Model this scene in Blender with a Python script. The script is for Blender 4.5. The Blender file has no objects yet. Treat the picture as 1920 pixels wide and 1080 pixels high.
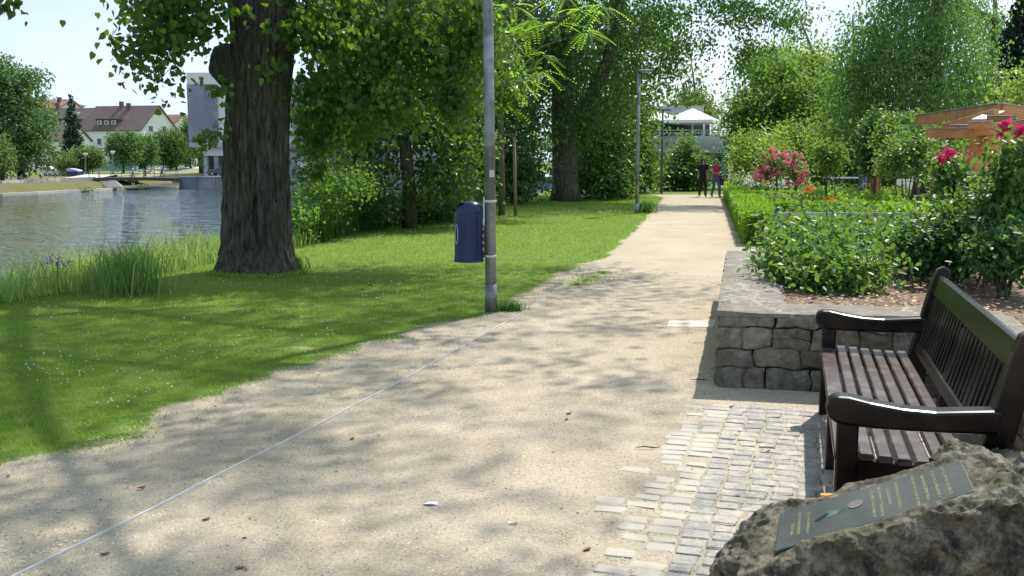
SUN_E, SKY_E, EXPO, CLOUD = 4.7, .12, .5, (5.3, 6.4, 8.3)
import bpy, math, random
import numpy as np
from mathutils import Vector, Matrix, noise
C = bpy.context.scene.collection
FPX = 1870.0; CAMH = 1.6; PIT = math.atan(240/FPX)
cP, sP = math.cos(PIT), math.sin(PIT)
PI = math.pi
def G(px, py, z=0.0):
    """measured photo position -> point of the plane at height z"""
    a, b = (px-960)/FPX, -(py-540)/FPX
    d = Vector((a, cP+b*sP, -sP+b*cP)); t = (z-CAMH)/d.z
    return Vector((0, 0, CAMH))+d*t
def A(px, py, Y):
    a, b = (px-960)/FPX, -(py-540)/FPX
    d = Vector((a, cP+b*sP, -sP+b*cP)); t = Y/d.y
    return Vector((0, 0, CAMH))+d*t
# ---------------------------------------------------------------- materials
def newmat(name):
    m = bpy.data.materials.new(name); m.use_nodes = True
    nt = m.node_tree; nt.nodes.clear()
    out = nt.nodes.new('ShaderNodeOutputMaterial')
    return m, nt, out
def N(nt, typ, **kw):
    n = nt.nodes.new(typ)
    for k, v in kw.items():
        if k.startswith('_'): setattr(n, k[1:], v)
        else:
            key = k.replace('__', ' ')
            n.inputs[key].default_value = v
    return n
def ramp(nt, stops, interp='LINEAR'):
    r = nt.nodes.new('ShaderNodeValToRGB'); cr = r.color_ramp; cr.interpolation = interp
    while len(cr.elements) > 1: cr.elements.remove(cr.elements[-1])
    cr.elements[0].position = stops[0][0]; cr.elements[0].color = (*stops[0][1], 1)
    for p, c in stops[1:]:
        e = cr.elements.new(p); e.color = (*c, 1)
    return r
def g3(v): return (v, v, v)
def pm(name, c1, c2=None, scale=5.0, rough=.7, bump=.0, bscale=None, metallic=0.0, detail=6, stretch=(1, 1, 1), spec=.5, c3=None, s3=.8):
    m, nt, out = newmat(name); L = nt.links.new
    b = N(nt, 'ShaderNodeBsdfPrincipled'); b.inputs['Roughness'].default_value = rough
    b.inputs['Metallic'].default_value = metallic; b.inputs['Specular IOR Level'].default_value = spec
    tc = N(nt, 'ShaderNodeTexCoord'); mp = N(nt, 'ShaderNodeMapping'); mp.inputs['Scale'].default_value = stretch
    L(tc.outputs['Object'], mp.inputs['Vector'])
    c2 = c2 or tuple(x*.75 for x in c1)
    n = N(nt, 'ShaderNodeTexNoise', Scale=scale, Detail=detail, Roughness=.6); L(mp.outputs[0], n.inputs['Vector'])
    r = ramp(nt, [(.34, c1), (.66, c2)]); L(n.outputs['Fac'], r.inputs[0])
    col = r.outputs[0]
    if c3:
        n3 = N(nt, 'ShaderNodeTexNoise', Scale=s3, Detail=4); L(tc.outputs['Object'], n3.inputs['Vector'])
        r3 = ramp(nt, [(.48, g3(0)), (.62, g3(1))]); L(n3.outputs['Fac'], r3.inputs[0])
        mx = N(nt, 'ShaderNodeMix', _data_type='RGBA'); L(r3.outputs[0], mx.inputs[0]); L(col, mx.inputs[6]); mx.inputs[7].default_value = (*c3, 1)
        col = mx.outputs[2]
    L(col, b.inputs['Base Color'])
    if bump:
        nb = N(nt, 'ShaderNodeTexNoise', Scale=bscale or scale*3, Detail=8, Roughness=.65); L(mp.outputs[0], nb.inputs['Vector'])
        bp = N(nt, 'ShaderNodeBump', Strength=min(1, bump*8), Distance=bump); L(nb.outputs['Fac'], bp.inputs['Height']); L(bp.outputs[0], b.inputs['Normal'])
    L(b.outputs[0], out.inputs[0])
    return m
def leafmat(name, c1, c2, tr, fac=.4, rough=.45, spec=.4, c3=None):
    """leaf: two-sided, light shines through it; colour differs leaf to leaf"""
    m, nt, out = newmat(name); L = nt.links.new
    g = N(nt, 'ShaderNodeNewGeometry')
    st = [(0, c1), (.75, c2), (1, c3 or c2)]
    r = ramp(nt, st); L(g.outputs['Random Per Island'], r.inputs[0])
    tc = N(nt, 'ShaderNodeTexCoord'); n = N(nt, 'ShaderNodeTexNoise', Scale=.9, Detail=3); L(tc.outputs['Object'], n.inputs['Vector'])
    hs = N(nt, 'ShaderNodeHueSaturation'); L(r.outputs[0], hs.inputs['Color'])
    mr = N(nt, 'ShaderNodeMapRange'); mr.inputs[1].default_value = .3; mr.inputs[2].default_value = .7; mr.inputs[3].default_value = .75; mr.inputs[4].default_value = 1.3
    L(n.outputs['Fac'], mr.inputs[0]); L(mr.outputs[0], hs.inputs['Value'])
    b = N(nt, 'ShaderNodeBsdfPrincipled', Roughness=rough); b.inputs['Specular IOR Level'].default_value = spec
    L(hs.outputs[0], b.inputs['Base Color'])
    t = N(nt, 'ShaderNodeBsdfTranslucent'); t.inputs['Color'].default_value = (*tr, 1)
    mx = N(nt, 'ShaderNodeMixShader'); mx.inputs[0].default_value = fac
    L(b.outputs[0], mx.inputs[1]); L(t.outputs[0], mx.inputs[2]); L(mx.outputs[0], out.inputs[0])
    return m
def bark(name, dark, light, moss, sc=1.0, mossamt=.5):
    m, nt, out = newmat(name); L = nt.links.new
    b = N(nt, 'ShaderNodeBsdfPrincipled', Roughness=.9); b.inputs['Specular IOR Level'].default_value = .2
    tc = N(nt, 'ShaderNodeTexCoord'); mp = N(nt, 'ShaderNodeMapping'); mp.inputs['Scale'].default_value = (14*sc, 14*sc, 2.2*sc)
    L(tc.outputs['Object'], mp.inputs['Vector'])
    n = N(nt, 'ShaderNodeTexNoise', Scale=1, Detail=8, Roughness=.7, Distortion=.4); L(mp.outputs[0], n.inputs['Vector'])
    r = ramp(nt, [(.35, dark), (.68, light)]); L(n.outputs['Fac'], r.inputs[0])
    n2 = N(nt, 'ShaderNodeTexNoise', Scale=1.6*sc, Detail=6); L(tc.outputs['Object'], n2.inputs['Vector'])
    r2 = ramp(nt, [(.42, g3(0)), (.7, g3(mossamt))]); L(n2.outputs['Fac'], r2.inputs[0])
    mx = N(nt, 'ShaderNodeMix', _data_type='RGBA'); L(r2.outputs[0], mx.inputs[0]); L(r.outputs[0], mx.inputs[6]); mx.inputs[7].default_value = (*moss, 1)
    L(mx.outputs[2], b.inputs['Base Color'])
    bp = N(nt, 'ShaderNodeBump', Strength=.9, Distance=.03); L(n.outputs['Fac'], bp.inputs['Height']); L(bp.outputs[0], b.inputs['Normal'])
    L(b.outputs[0], out.inputs[0])
    return m
# ---------------------------------------------------------------- tags and objects
def tag(o, label=None, cat=None, group=None, kind=None):
    if label: o['label'] = label
    if cat: o['category'] = cat
    if group: o['group'] = group
    if kind: o['kind'] = kind
    return o
def thing(name, label, cat, loc=(0, 0, 0), group=None):
    o = bpy.data.objects.new(name, None); C.objects.link(o); o.location = loc; o.empty_display_size = .2
    return tag(o, label, cat, group)
def link(name, me, mat, parent=None):
    o = bpy.data.objects.new(name, me); C.objects.link(o)
    if mat: me.materials.append(mat)
    if parent is not None:
        o.parent = parent
        # parts are modelled where they stand; only an Empty parent carries an offset
        o.matrix_parent_inverse = Matrix.Translation(-Vector(parent.location)) if parent.type == 'EMPTY' else Matrix.Identity(4)
    return o
class MB:
    def __init__(s): s.v = []; s.f = []
    def add(s, vs, fs):
        b = len(s.v); s.v += [tuple(v) for v in vs]; s.f += [tuple(i+b for i in f) for f in fs]; return s
    def box(s, c, size, M=None):
        x, y, z = [k/2 for k in size]; c = Vector(c)
        vs = [Vector((i*x, j*y, k*z)) for i in (-1, 1) for j in (-1, 1) for k in (-1, 1)]
        if M is not None: vs = [M@v for v in vs]
        return s.add([v+c for v in vs], [(0, 1, 3, 2), (4, 6, 7, 5), (0, 4, 5, 1), (2, 3, 7, 6), (0, 2, 6, 4), (1, 5, 7, 3)])
    def bar(s, p0, p1, w, h, up=(0, 0, 1), bev=0.0):
        """timber from p0 to p1, w wide, h along up; optional chamfer"""
        p0, p1 = Vector(p0), Vector(p1); d = (p1-p0).normalized(); up = Vector(up)
        sd = d.cross(up)
        if sd.length < 1e-4: sd = d.cross(Vector((1, 0, 0)))
        sd.normalize(); u = sd.cross(d).normalized(); w /= 2; h /= 2
        if bev:
            q = [(-w+bev, -h), (w-bev, -h), (w, -h+bev), (w, h-bev), (w-bev, h), (-w+bev, h), (-w, h-bev), (-w, -h+bev)]
        else: q = [(-w, -h), (w, -h), (w, h), (-w, h)]
        n = len(q); vs = [p+sd*a+u*b for p in (p0, p1) for a, b in q]
        return s.add(vs, [tuple(range(n))[::-1], tuple(range(n, 2*n))]+[(i, (i+1) % n, n+(i+1) % n, n+i) for i in range(n)])
    def tube(s, pts, rad, n=8, caps=True):
        pts = [Vector(p) for p in pts]
        if not hasattr(rad, '__len__'): rad = [rad]*len(pts)
        vs = []; prev = None
        for i, p in enumerate(pts):
            d = (pts[min(i+1, len(pts)-1)]-pts[max(i-1, 0)])
            d = d.normalized() if d.length > 1e-9 else Vector((0, 0, 1))
            if prev is None:
                a = d.cross(Vector((0, 1, 0)));
                if a.length < .2: a = d.cross(Vector((1, 0, 0)))
            else: a = prev-d*prev.dot(d)
            a.normalize(); prev = a; b = d.cross(a)
            for k in range(n):
                t = 2*PI*k/n; vs.append(p+(a*math.cos(t)+b*math.sin(t))*rad[i])
        fs = [(i*n+k, i*n+(k+1) % n, (i+1)*n+(k+1) % n, (i+1)*n+k) for i in range(len(pts)-1) for k in range(n)]
        if caps: fs += [tuple(range(n))[::-1], tuple(range((len(pts)-1)*n, len(pts)*n))]
        return s.add(vs, fs)
    def lathe(s, prof, c=(0, 0, 0), n=24, sx=1, sy=1):
        c = Vector(c); vs = [c+Vector((r*math.cos(2*PI*k/n)*sx, r*math.sin(2*PI*k/n)*sy, z)) for r, z in prof for k in range(n)]
        m = len(prof)
        fs = [(i*n+k, i*n+(k+1) % n, (i+1)*n+(k+1) % n, (i+1)*n+k) for i in range(m-1) for k in range(n)]
        fs += [tuple(range(n))[::-1], tuple(range((m-1)*n, m*n))]
        return s.add(vs, fs)
    def prism(s, poly, z0, z1):
        n = len(poly); vs = [(x, y, z0) for x, y in poly]+[(x, y, z1) for x, y in poly]
        return s.add(vs, [tuple(range(n))[::-1], tuple(range(n, 2*n))]+[(i, (i+1) % n, n+(i+1) % n, n+i) for i in range(n)])
    def extr(s, poly, off):
        """polygon of 3-D points pushed along off"""
        n = len(poly); off = Vector(off); vs = [Vector(p) for p in poly]+[Vector(p)+off for p in poly]
        return s.add(vs, [tuple(range(n))[::-1], tuple(range(n, 2*n))]+[(i, (i+1) % n, n+(i+1) % n, n+i) for i in range(n)])
    def ball(s, c, r, nu=12, nv=8, nz=0.0, sd=0, ns=2.0):
        c = Vector(c)
        if not hasattr(r, '__len__'): r = (r, r, r)
        vs = []
        for i in range(1, nv):
            ph = PI*i/nv
            for k in range(nu):
                t = 2*PI*k/nu; d = Vector((math.sin(ph)*math.cos(t), math.sin(ph)*math.sin(t), math.cos(ph)))
                q = 1+nz*noise.noise(d*ns+Vector((sd, sd*1.7, 0))) if nz else 1
                vs.append(c+Vector((d.x*r[0], d.y*r[1], d.z*r[2]))*q)
        b = len(vs); vs += [c+Vector((0, 0, r[2])), c-Vector((0, 0, r[2]))]
        fs = [(i*nu+k, (i+1)*nu+k, (i+1)*nu+(k+1) % nu, i*nu+(k+1) % nu) for i in range(nv-2) for k in range(nu)]
        fs += [(b, k, (k+1) % nu) for k in range(nu)]+[(b+1, (nv-2)*nu+(k+1) % nu, (nv-2)*nu+k) for k in range(nu)]
        return s.add(vs, fs)
    def mesh(s, name, smooth=False):
        me = bpy.data.meshes.new(name); me.from_pydata(s.v, [], s.f)
        if smooth: me.polygons.foreach_set('use_smooth', [True]*len(me.polygons))
        me.update(); return me
    def build(s, name, mat, parent=None, smooth=False, bevel=0.0):
        o = link(name, s.mesh(name, smooth), mat, parent)
        if bevel:
            b = o.modifiers.new('b', 'BEVEL'); b.width = bevel; b.segments = 2; b.limit_method = 'ANGLE'; b.angle_limit = .6
        return o
def npmesh(name, V, Fc, smooth=False):
    """V (n,3); Fc list of (m,k) index arrays"""
    me = bpy.data.meshes.new(name); V = np.asarray(V, np.float32)
    me.vertices.add(len(V)); me.vertices.foreach_set('co', V.ravel())
    tot = sum(f.size for f in Fc); me.loops.add(tot)
    me.loops.foreach_set('vertex_index', np.concatenate([f.ravel() for f in Fc]).astype(np.int32))
    starts = []; st = 0
    for f in Fc:
        starts.append(st+np.arange(len(f))*f.shape[1]); st += f.size
    starts = np.concatenate(starts).astype(np.int32)
    me.polygons.add(len(starts)); me.polygons.foreach_set('loop_start', starts)
    if smooth: me.polygons.foreach_set('use_smooth', np.ones(len(starts), bool))
    me.update(calc_edges=True); return me
LEAFT = {
 'quad': (np.array([(0, 0, 0), (.5, .3, .05), (1, 0, -.05), (.5, -.3, .05)]), [[0, 1, 2, 3]]),
 'heart': (np.array([(0, 0, 0), (.02, .40, .06), (.42, .46, .07), (1, 0, -.05), (.42, -.46, .07), (.02, -.40, .06)]), [[0, 3, 2, 1], [0, 5, 4, 3]]),
 'oval': (np.array([(0, 0, 0), (.25, .27, .06), (.7, .24, .03), (1, 0, -.08), (.7, -.24, .03), (.25, -.27, .06)]), [[0, 3, 2, 1], [0, 5, 4, 3]]),
 'needle': (np.array([(0, 0, 0), (.5, .12, .0), (1, 0, 0), (.5, -.12, 0)]), [[0, 1, 2, 3]]),
}
def leaves(name, P, size, mat, parent=None, shape='quad', up=.4, droop=.3, rng=None, var=.35):
    T, Fs = LEAFT[shape]; n = len(P); rng = rng or np.random.default_rng(1)
    d = rng.normal(size=(n, 3)); d[:, 2] -= droop*1.5; d /= np.linalg.norm(d, axis=1)[:, None]
    nn = rng.normal(size=(n, 3)); nn[:, 2] += up*2.0
    nn -= d*np.sum(nn*d, axis=1)[:, None]; nn /= np.linalg.norm(nn, axis=1)[:, None]+1e-9
    w = np.cross(nn, d); s = size*(1+var*rng.uniform(-1, 1, n))[:, None, None]
    V = P[:, None, :]+s*(T[None, :, 0:1]*d[:, None, :]+T[None, :, 1:2]*w[:, None, :]+T[None, :, 2:3]*nn[:, None, :])
    k = len(T); base = (np.arange(n)*k)[:, None]
    Fc = [np.concatenate([base+np.array(f)[None, :] for f in Fs])]
    return link(name, npmesh(name, V.reshape(-1, 3), Fc), mat, parent)
def E(px, py, d, rx, ry, rd):
    """crown lobe given by where it shows and how far off it stands -> world ellipsoid"""
    c = A(px, py, d); k = d/FPX
    return (c.x, c.y, c.z, rx*k, rd, ry*k)
def clus(ells, n, rng, shell=.55):
    W = np.array([(e[3]*e[4]*e[5])**(2/3) for e in ells]); W /= W.sum()
    idx = rng.choice(len(ells), n, p=W); e = np.array(ells)[idx]
    d = rng.normal(size=(n, 3)); d /= np.linalg.norm(d, axis=1)[:, None]
    r = shell+(1-shell)*rng.uniform(0, 1, n)**.7; r = r*(1+.12*rng.normal(size=n))
    return e[:, :3]+d*e[:, 3:6]*r[:, None]
def scatter(Cn, per, cr, rng, flat=.7):
    n = len(Cn); s = cr*(.6+.8*rng.uniform(size=n))
    P = np.repeat(Cn, per, axis=0)+rng.normal(size=(n*per, 3))*np.repeat(s, per)[:, None]*np.array([1, 1, flat])*.5
    return P
def limbs(mb, tops, Cn, rng, n, r0, seg=5, nn=6):
    """curved boughs from the trunk's upper points to n leaf clumps"""
    ids = rng.choice(len(Cn), min(n, len(Cn)), replace=False)
    for i in ids:
        q = Vector(Cn[i]); a = min(tops, key=lambda p: (Vector(p)-q).length+abs(Vector(p).z-q.z)*.2)
        a = Vector(a); L = (q-a).length
        mid = a.lerp(q, .5)+Vector((0, 0, .12*L))+Vector(rng.normal(size=3)*.06*L)
        pts = []
        for k in range(seg+1):
            t = k/seg; pts.append(a*(1-t)**2+mid*2*t*(1-t)+q*t*t)
        mb.tube(pts, [r0*(1-.88*k/seg) for k in range(seg+1)], nn, caps=False)
def tree(name, label, cat, trunk, rads, ells, nc, per, cr, lsize, lm, bm, nl=10, lr=.08, shape='quad', group=None, seed=1, up=.4, droop=.3, shell=.55, flat=.7, keep=None):
    rng = np.random.default_rng(seed)
    base = Vector(trunk[0]); r = thing(name, label, cat, base, group)
    mb = MB(); mb.tube(trunk, rads, 10)
    Cn = clus(ells, nc, rng, shell)
    if keep is not None: Cn = Cn[keep(Cn)]
    k = max(1, len(trunk)//2); limbs(mb, trunk[k:], Cn, rng, nl, lr)
    mb.build('trunk', bm, r, smooth=True)
    leaves('crown', scatter(Cn, per, cr, rng, flat), lsize, lm, r, shape, up, droop, rng)
    return r
def sm(t):
    t = np.clip(t, 0, 1); return t*t*(3-2*t)
# ---- palette
M = {}
M['poplar_leaf'] = leafmat('poplar_leaf', (.022, .06, .014), (.06, .135, .024), (.24, .42, .035), .38, .5, .3, (.12, .21, .035))
M['poplar_leaf_far'] = leafmat('poplar_leaf_far', (.03, .09, .026), (.07, .16, .038), (.20, .38, .06), .4, .6, .2, (.11, .2, .05))
M['dark_leaf'] = leafmat('dark_leaf', (.020, .055, .016), (.055, .12, .03), (.20, .38, .045), .34, .42, .38, (.16, .25, .07))
M['mid_leaf'] = leafmat('mid_leaf', (.035, .10, .022), (.09, .185, .035), (.25, .44, .055), .38, .6, .2, (.14, .23, .06))
M['yellow_leaf'] = leafmat('yellow_leaf', (.08, .16, .025), (.15, .23, .04), (.36, .52, .07), .4, .5, .3)
M['frond_leaf'] = leafmat('frond_leaf', (.07, .17, .02), (.12, .24, .03), (.42, .7, .06), .5, .5, .3)
M['birch_leaf'] = leafmat('birch_leaf', (.055, .125, .035), (.09, .18, .045), (.22, .42, .08), .38, .55, .25)
M['blue_leaf'] = leafmat('blue_leaf', (.02, .05, .03), (.035, .08, .045), (.05, .12, .05), .12, .6, .3)
M['conifer_leaf'] = leafmat('conifer_leaf', (.010, .026, .016), (.022, .045, .026), (.03, .07, .03), .1, .6, .2)
M['rose_leaf'] = leafmat('rose_leaf', (.018, .06, .018), (.06, .15, .032), (.24, .43, .05), .34, .45, .35, (.15, .25, .09))
M['rose_dark'] = leafmat('rose_dark', (.025, .075, .024), (.05, .125, .034), (.18, .36, .05), .3, .5, .28)
M['box_leaf'] = leafmat('box_leaf', (.08, .19, .015), (.14, .28, .022), (.36, .62, .04), .38, .45, .3)
M['far_leaf'] = leafmat('far_leaf', (.05, .115, .035), (.085, .17, .05), (.18, .34, .07), .3, .6, .2)
M['far_yellow'] = leafmat('far_yellow', (.09, .16, .04), (.14, .21, .06), (.25, .36, .08), .3, .6, .2)
M['pink'] = leafmat('pink_petal', (.66, .13, .2), (.8, .27, .34), (.85, .25, .35), .3, .6, .2)
M['magenta'] = leafmat('magenta_petal', (.62, .02, .12), (.8, .06, .25), (.8, .05, .2), .3, .6, .2)
M['white_petal'] = leafmat('white_petal', (.7, .68, .6), (.8, .74, .7), (.7, .7, .6), .3, .6, .2)
M['orange_petal'] = leafmat('orange_petal', (.8, .25, .05), (.8, .35, .1), (.8, .3, .1), .3, .6, .2)
M['red_petal'] = leafmat('red_petal', (.7, .06, .03), (.7, .12, .06), (.8, .1, .05), .3, .6, .2)
M['grass'] = leafmat('grass_blade', (.12, .225, .024), (.19, .32, .042), (.36, .57, .06), .4, .8, .1, (.33, .36, .12))
M['reed'] = leafmat('reed_blade', (.16, .27, .06), (.27, .40, .11), (.45, .62, .15), .38, .6, .25, (.4, .46, .2))
M['weed_dark'] = leafmat('bank_weed', (.03, .09, .02), (.06, .15, .03), (.15, .34, .04), .35, .5, .3)
M['bark_poplar'] = bark('bark_poplar', (.007, .007, .005), (.155, .14, .11), (.045, .065, .028), 1.7, .55)
M['bark'] = bark('bark', (.04, .036, .028), (.19, .17, .13), (.05, .06, .03), 1.5, .4)
M['bark_pale'] = bark('bark_pale', (.10, .085, .05), (.24, .2, .12), (.1, .12, .05), 3, .3)
M['bark_far'] = pm('bark_far', (.07, .06, .045), (.04, .035, .028), 6, .9)
M['stake'] = pm('stake_wood', (.3, .22, .13), (.2, .14, .08), 6, .8, .003, 20, stretch=(1, 1, .2))
M['galv'] = pm('galvanised_steel', (.3, .33, .34), (.2, .225, .235), 7, .45, .001, 60, metallic=.55, c3=(.14, .15, .14), s3=3)
M['galv_dark'] = pm('green_grey_steel', (.10, .15, .15), (.07, .11, .11), 5, .5, metallic=.3)
M['steel_edge'] = pm('steel_edge', (.6, .6, .58), (.48, .48, .45), 9, .5)
M['bin_blue'] = pm('bin_blue', (.004, .018, .07), (.006, .025, .09), 8, .32, .0008, 90, spec=.42, c3=(.01, .022, .075), s3=9)
M['black'] = pm('black_plastic', (.012, .012, .014), (.02, .02, .02), 5, .5)
M['white_mark'] = pm('white_marking', (.6, .65, .68), (.5, .55, .58), 8, .5)
M['sticker'] = pm('sticker_paper', (.6, .58, .56), (.5, .42, .42), 40, .6)
# ================================================================ SETTING
WZ = -2.2
def curve(pix, extra_lo=None, extra_hi=None):
    pts = sorted([(G(*p).y, G(*p).x) for p in pix]); 
    if extra_lo: pts = [extra_lo]+pts
    if extra_hi: pts = pts+[extra_hi]
    ys = np.array([p[0] for p in pts]); xs = np.array([p[1] for p in pts])
    return lambda y: np.interp(y, ys, xs)
lawn_edge = curve([(0, 880), (130, 852), (350, 765), (480, 712), (620, 672), (700, 642), (830, 605), (930, 588), (1000, 548), (1060, 512), (1130, 488), (1200, 425), (1245, 371)], (-20, -12))
strip_x = curve([(50, 1075), (390, 905), (710, 740), (960, 600), (1115, 500), (1138, 482)], (-20, -9.5))
path_r = curve([(1345, 725), (1380, 440), (1348, 372)], (-20, -5))
bank_x = lambda y: np.interp(y, [-60, 0, 5, 11, 12.2, 15, 17.6, 24, 28, 35, 46, 60, 100, 140, 900], [-10, -7.6, -7, -6.0, -5.4, -4.9, -4.3, -3.2, -2.4, -.8, 1, 3, 9, 20, 20])
def far_y(x): return np.interp(x, [-400, -200, -55, -52, -45.8, 60, 400], [-40, 30, 107, 124, 136, 136, 136])
def terr(x, y):
    near = -3.2*sm((bank_x(y)-x)/3.6)
    f = y-far_y(x)
    quay = sm((x+47)/1.0)
    fz = -3.2+1.05*sm(f/1.0)+(1.05*sm((f-1)/8))*(1-quay)
    hill = sm((y-150)/40)*sm((x+78)/55)*2.3
    fz = fz+np.where(f > 12, hill, 0)*1.0
    fz = np.where(f > 0, fz, -3.2)
    return np.maximum(near, fz)
def axis(parts):
    out = []
    for a, b, s in parts: out += list(np.arange(a, b, s))
    return np.array(out)
gx = axis([(-700, -200, 40), (-200, -90, 8), (-90, -30, 2), (-30, -9, .8), (-9, 9, .13), (9, 30, .7), (30, 100, 5), (100, 700, 40)])
gy = axis([(-60, -6, 4), (-6, 2, .5), (2, 26, .13), (26, 60, .6), (60, 96, 3), (96, 160, 1.0), (160, 260, 6), (260, 1400, 60)])
X, Y = np.meshgrid(gx, gy)
Z = terr(X, Y)
rg = np.random.default_rng(5)
def vnoise(x, y, s, sd=0):
    o = np.zeros(x.shape); xf = x.ravel(); yf = y.ravel(); r = o.ravel()
    for i in range(len(r)): r[i] = noise.noise((xf[i]*s+sd, yf[i]*s, sd*.7))
    return r.reshape(x.shape)
def fnoise(x, y, s, sd=0):
    """cheap smooth pseudo-noise"""
    return (np.sin(x*s*1.7+sd+2*np.sin(y*s*.9+sd))+np.sin(y*s*2.1+1.3*sd+1.7*np.sin(x*s*1.1))+np.sin((x+y)*s*3.3+sd*2)*.6)/2.6
onlawn = (X < lawn_edge(Y)) & (Y < 46)
Z = Z+np.where(onlawn, .02*fnoise(X, Y, .8, 2)-.0*X, 0)*sm((lawn_edge(Y)-X)/.6)
sand = np.where(Y < 47, sm((X-lawn_edge(Y))/(.95-.03*np.minimum(Y, 18))+.55+.3*fnoise(X, Y, 2.3, 1)), 0)
# trodden bare streak beside the path
wx = np.interp(Y, [9.0, 10.4, 12.5, 15.0], [G(930, 600).x+.1, G(985, 560).x, G(1040, 520).x-.05, G(1110, 495).x])
bare = np.exp(-((X-wx)/.3)**2)*((Y > 9.3) & (Y < 15.6))
b2 = np.exp(-(((X-G(560, 655).x)/.45)**2+((Y-G(560, 655).y)/.18)**2))+np.exp(-(((X-G(700, 605).x)/.6)**2+((Y-G(700, 605).y)/.16)**2))*.9
b3 = np.exp(-(((X-G(480, 535).x)/1.2)**2+((Y-G(480, 530).y)/.35)**2))*.55
sand = np.maximum(sand, .5*np.exp(-(((X-G(488, 508).x)/1.0)**2+((Y-G(488, 508).y)/.8)**2)))
sand = np.clip(np.maximum(np.maximum(sand, bare*.95), np.maximum(b2*.55, b3*.6)), 0, 1)
farbrown = np.where((Y > 90) & (Y < 175), 1.0, 0)
nX, nY = X.shape[1], X.shape[0]
V = np.stack([X, Y, Z], -1).reshape(-1, 3)
ii = (np.arange(nY-1)[:, None]*nX+np.arange(nX-1)[None, :]).ravel()
gm = npmesh('ground', V, [np.stack([ii, ii+1, ii+nX+1, ii+nX], 1)], True)
at = gm.attributes.new('sand', 'FLOAT', 'POINT'); at.data.foreach_set('value', sand.ravel().astype(np.float32))
at = gm.attributes.new('dry', 'FLOAT', 'POINT'); at.data.foreach_set('value', farbrown.ravel().astype(np.float32))
def sand_nodes(nt, tc):
    L = nt.links.new
    n1 = N(nt, 'ShaderNodeTexNoise', Scale=.8, Detail=9, Roughness=.7); n2 = N(nt, 'ShaderNodeTexNoise', Scale=75, Detail=5, Roughness=.75); n3 = N(nt, 'ShaderNodeTexNoise', Scale=210, Detail=2)
    for n in (n1, n2, n3): L(tc.outputs['Object'], n.inputs['Vector'])
    r1 = ramp(nt, [(.3, (.372, .315, .222)), (.5, (.43, .373, .27)), (.7, (.485, .428, .32))]); L(n1.outputs['Fac'], r1.inputs[0])
    r2 = ramp(nt, [(.28, g3(.42)), (.45, g3(.9)), (.7, g3(1.2))]); L(n2.outputs['Fac'], r2.inputs[0])
    r3 = ramp(nt, [(.3, g3(.6)), (.42, g3(1)), (.66, g3(1)), (.78, g3(1.25))]); L(n3.outputs['Fac'], r3.inputs[0])
    m1 = N(nt, 'ShaderNodeMix', _data_type='RGBA', _blend_type='MULTIPLY'); m1.inputs[0].default_value = 1; L(r1.outputs[0], m1.inputs[6]); L(r2.outputs[0], m1.inputs[7])
    m2 = N(nt, 'ShaderNodeMix', _data_type='RGBA', _blend_type='MULTIPLY'); m2.inputs[0].default_value = 1; L(m1.outputs[2], m2.inputs[6]); L(r3.outputs[0], m2.inputs[7])
    return m2.outputs[2], n2.outputs['Fac']
m, nt, out = newmat('ground_mix'); L = nt.links.new
tc = N(nt, 'ShaderNodeTexCoord'); scol, sfac = sand_nodes(nt, tc)
ng = N(nt, 'ShaderNodeTexNoise', Scale=3, Detail=8, Roughness=.7); L(tc.outputs['Object'], ng.inputs['Vector'])
rgm = ramp(nt, [(.3, (.09, .145, .024)), (.55, (.13, .19, .035)), (.72, (.22, .215, .075))]); L(ng.outputs['Fac'], rgm.inputs[0])
ad = N(nt, 'ShaderNodeAttribute', _attribute_name='dry')
rdry = ramp(nt, [(.35, (.10, .115, .035)), (.6, (.15, .13, .058))]); L(ng.outputs['Fac'], rdry.inputs[0])
md = N(nt, 'ShaderNodeMix', _data_type='RGBA'); L(ad.outputs['Fac'], md.inputs[0]); L(rgm.outputs[0], md.inputs[6]); L(rdry.outputs[0], md.inputs[7])
aa = N(nt, 'ShaderNodeAttribute', _attribute_name='sand')
nn_ = N(nt, 'ShaderNodeTexNoise', Scale=7, Detail=8, Roughness=.75); L(tc.outputs['Object'], nn_.inputs['Vector'])
ma = N(nt, 'ShaderNodeMath', _operation='ADD'); L(aa.outputs['Fac'], ma.inputs[0]); L(nn_.outputs['Fac'], ma.inputs[1])
mr = N(nt, 'ShaderNodeMapRange'); mr.inputs[1].default_value = .9; mr.inputs[2].default_value = 1.1; L(ma.outputs[0], mr.inputs[0])
mx = N(nt, 'ShaderNodeMix', _data_type='RGBA'); L(mr.outputs[0], mx.inputs[0]); L(md.outputs[2], mx.inputs[6]); L(scol, mx.inputs[7])
b = N(nt, 'ShaderNodeBsdfPrincipled', Roughness=.95); b.inputs['Specular IOR Level'].default_value = .15; L(mx.outputs[2], b.inputs['Base Color'])
bp = N(nt, 'ShaderNodeBump', Strength=.6, Distance=.01); L(sfac, bp.inputs['Height']); L(bp.outputs[0], b.inputs['Normal']); L(b.outputs[0], out.inputs[0])
tag(link('ground', gm, m), kind='structure')
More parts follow.
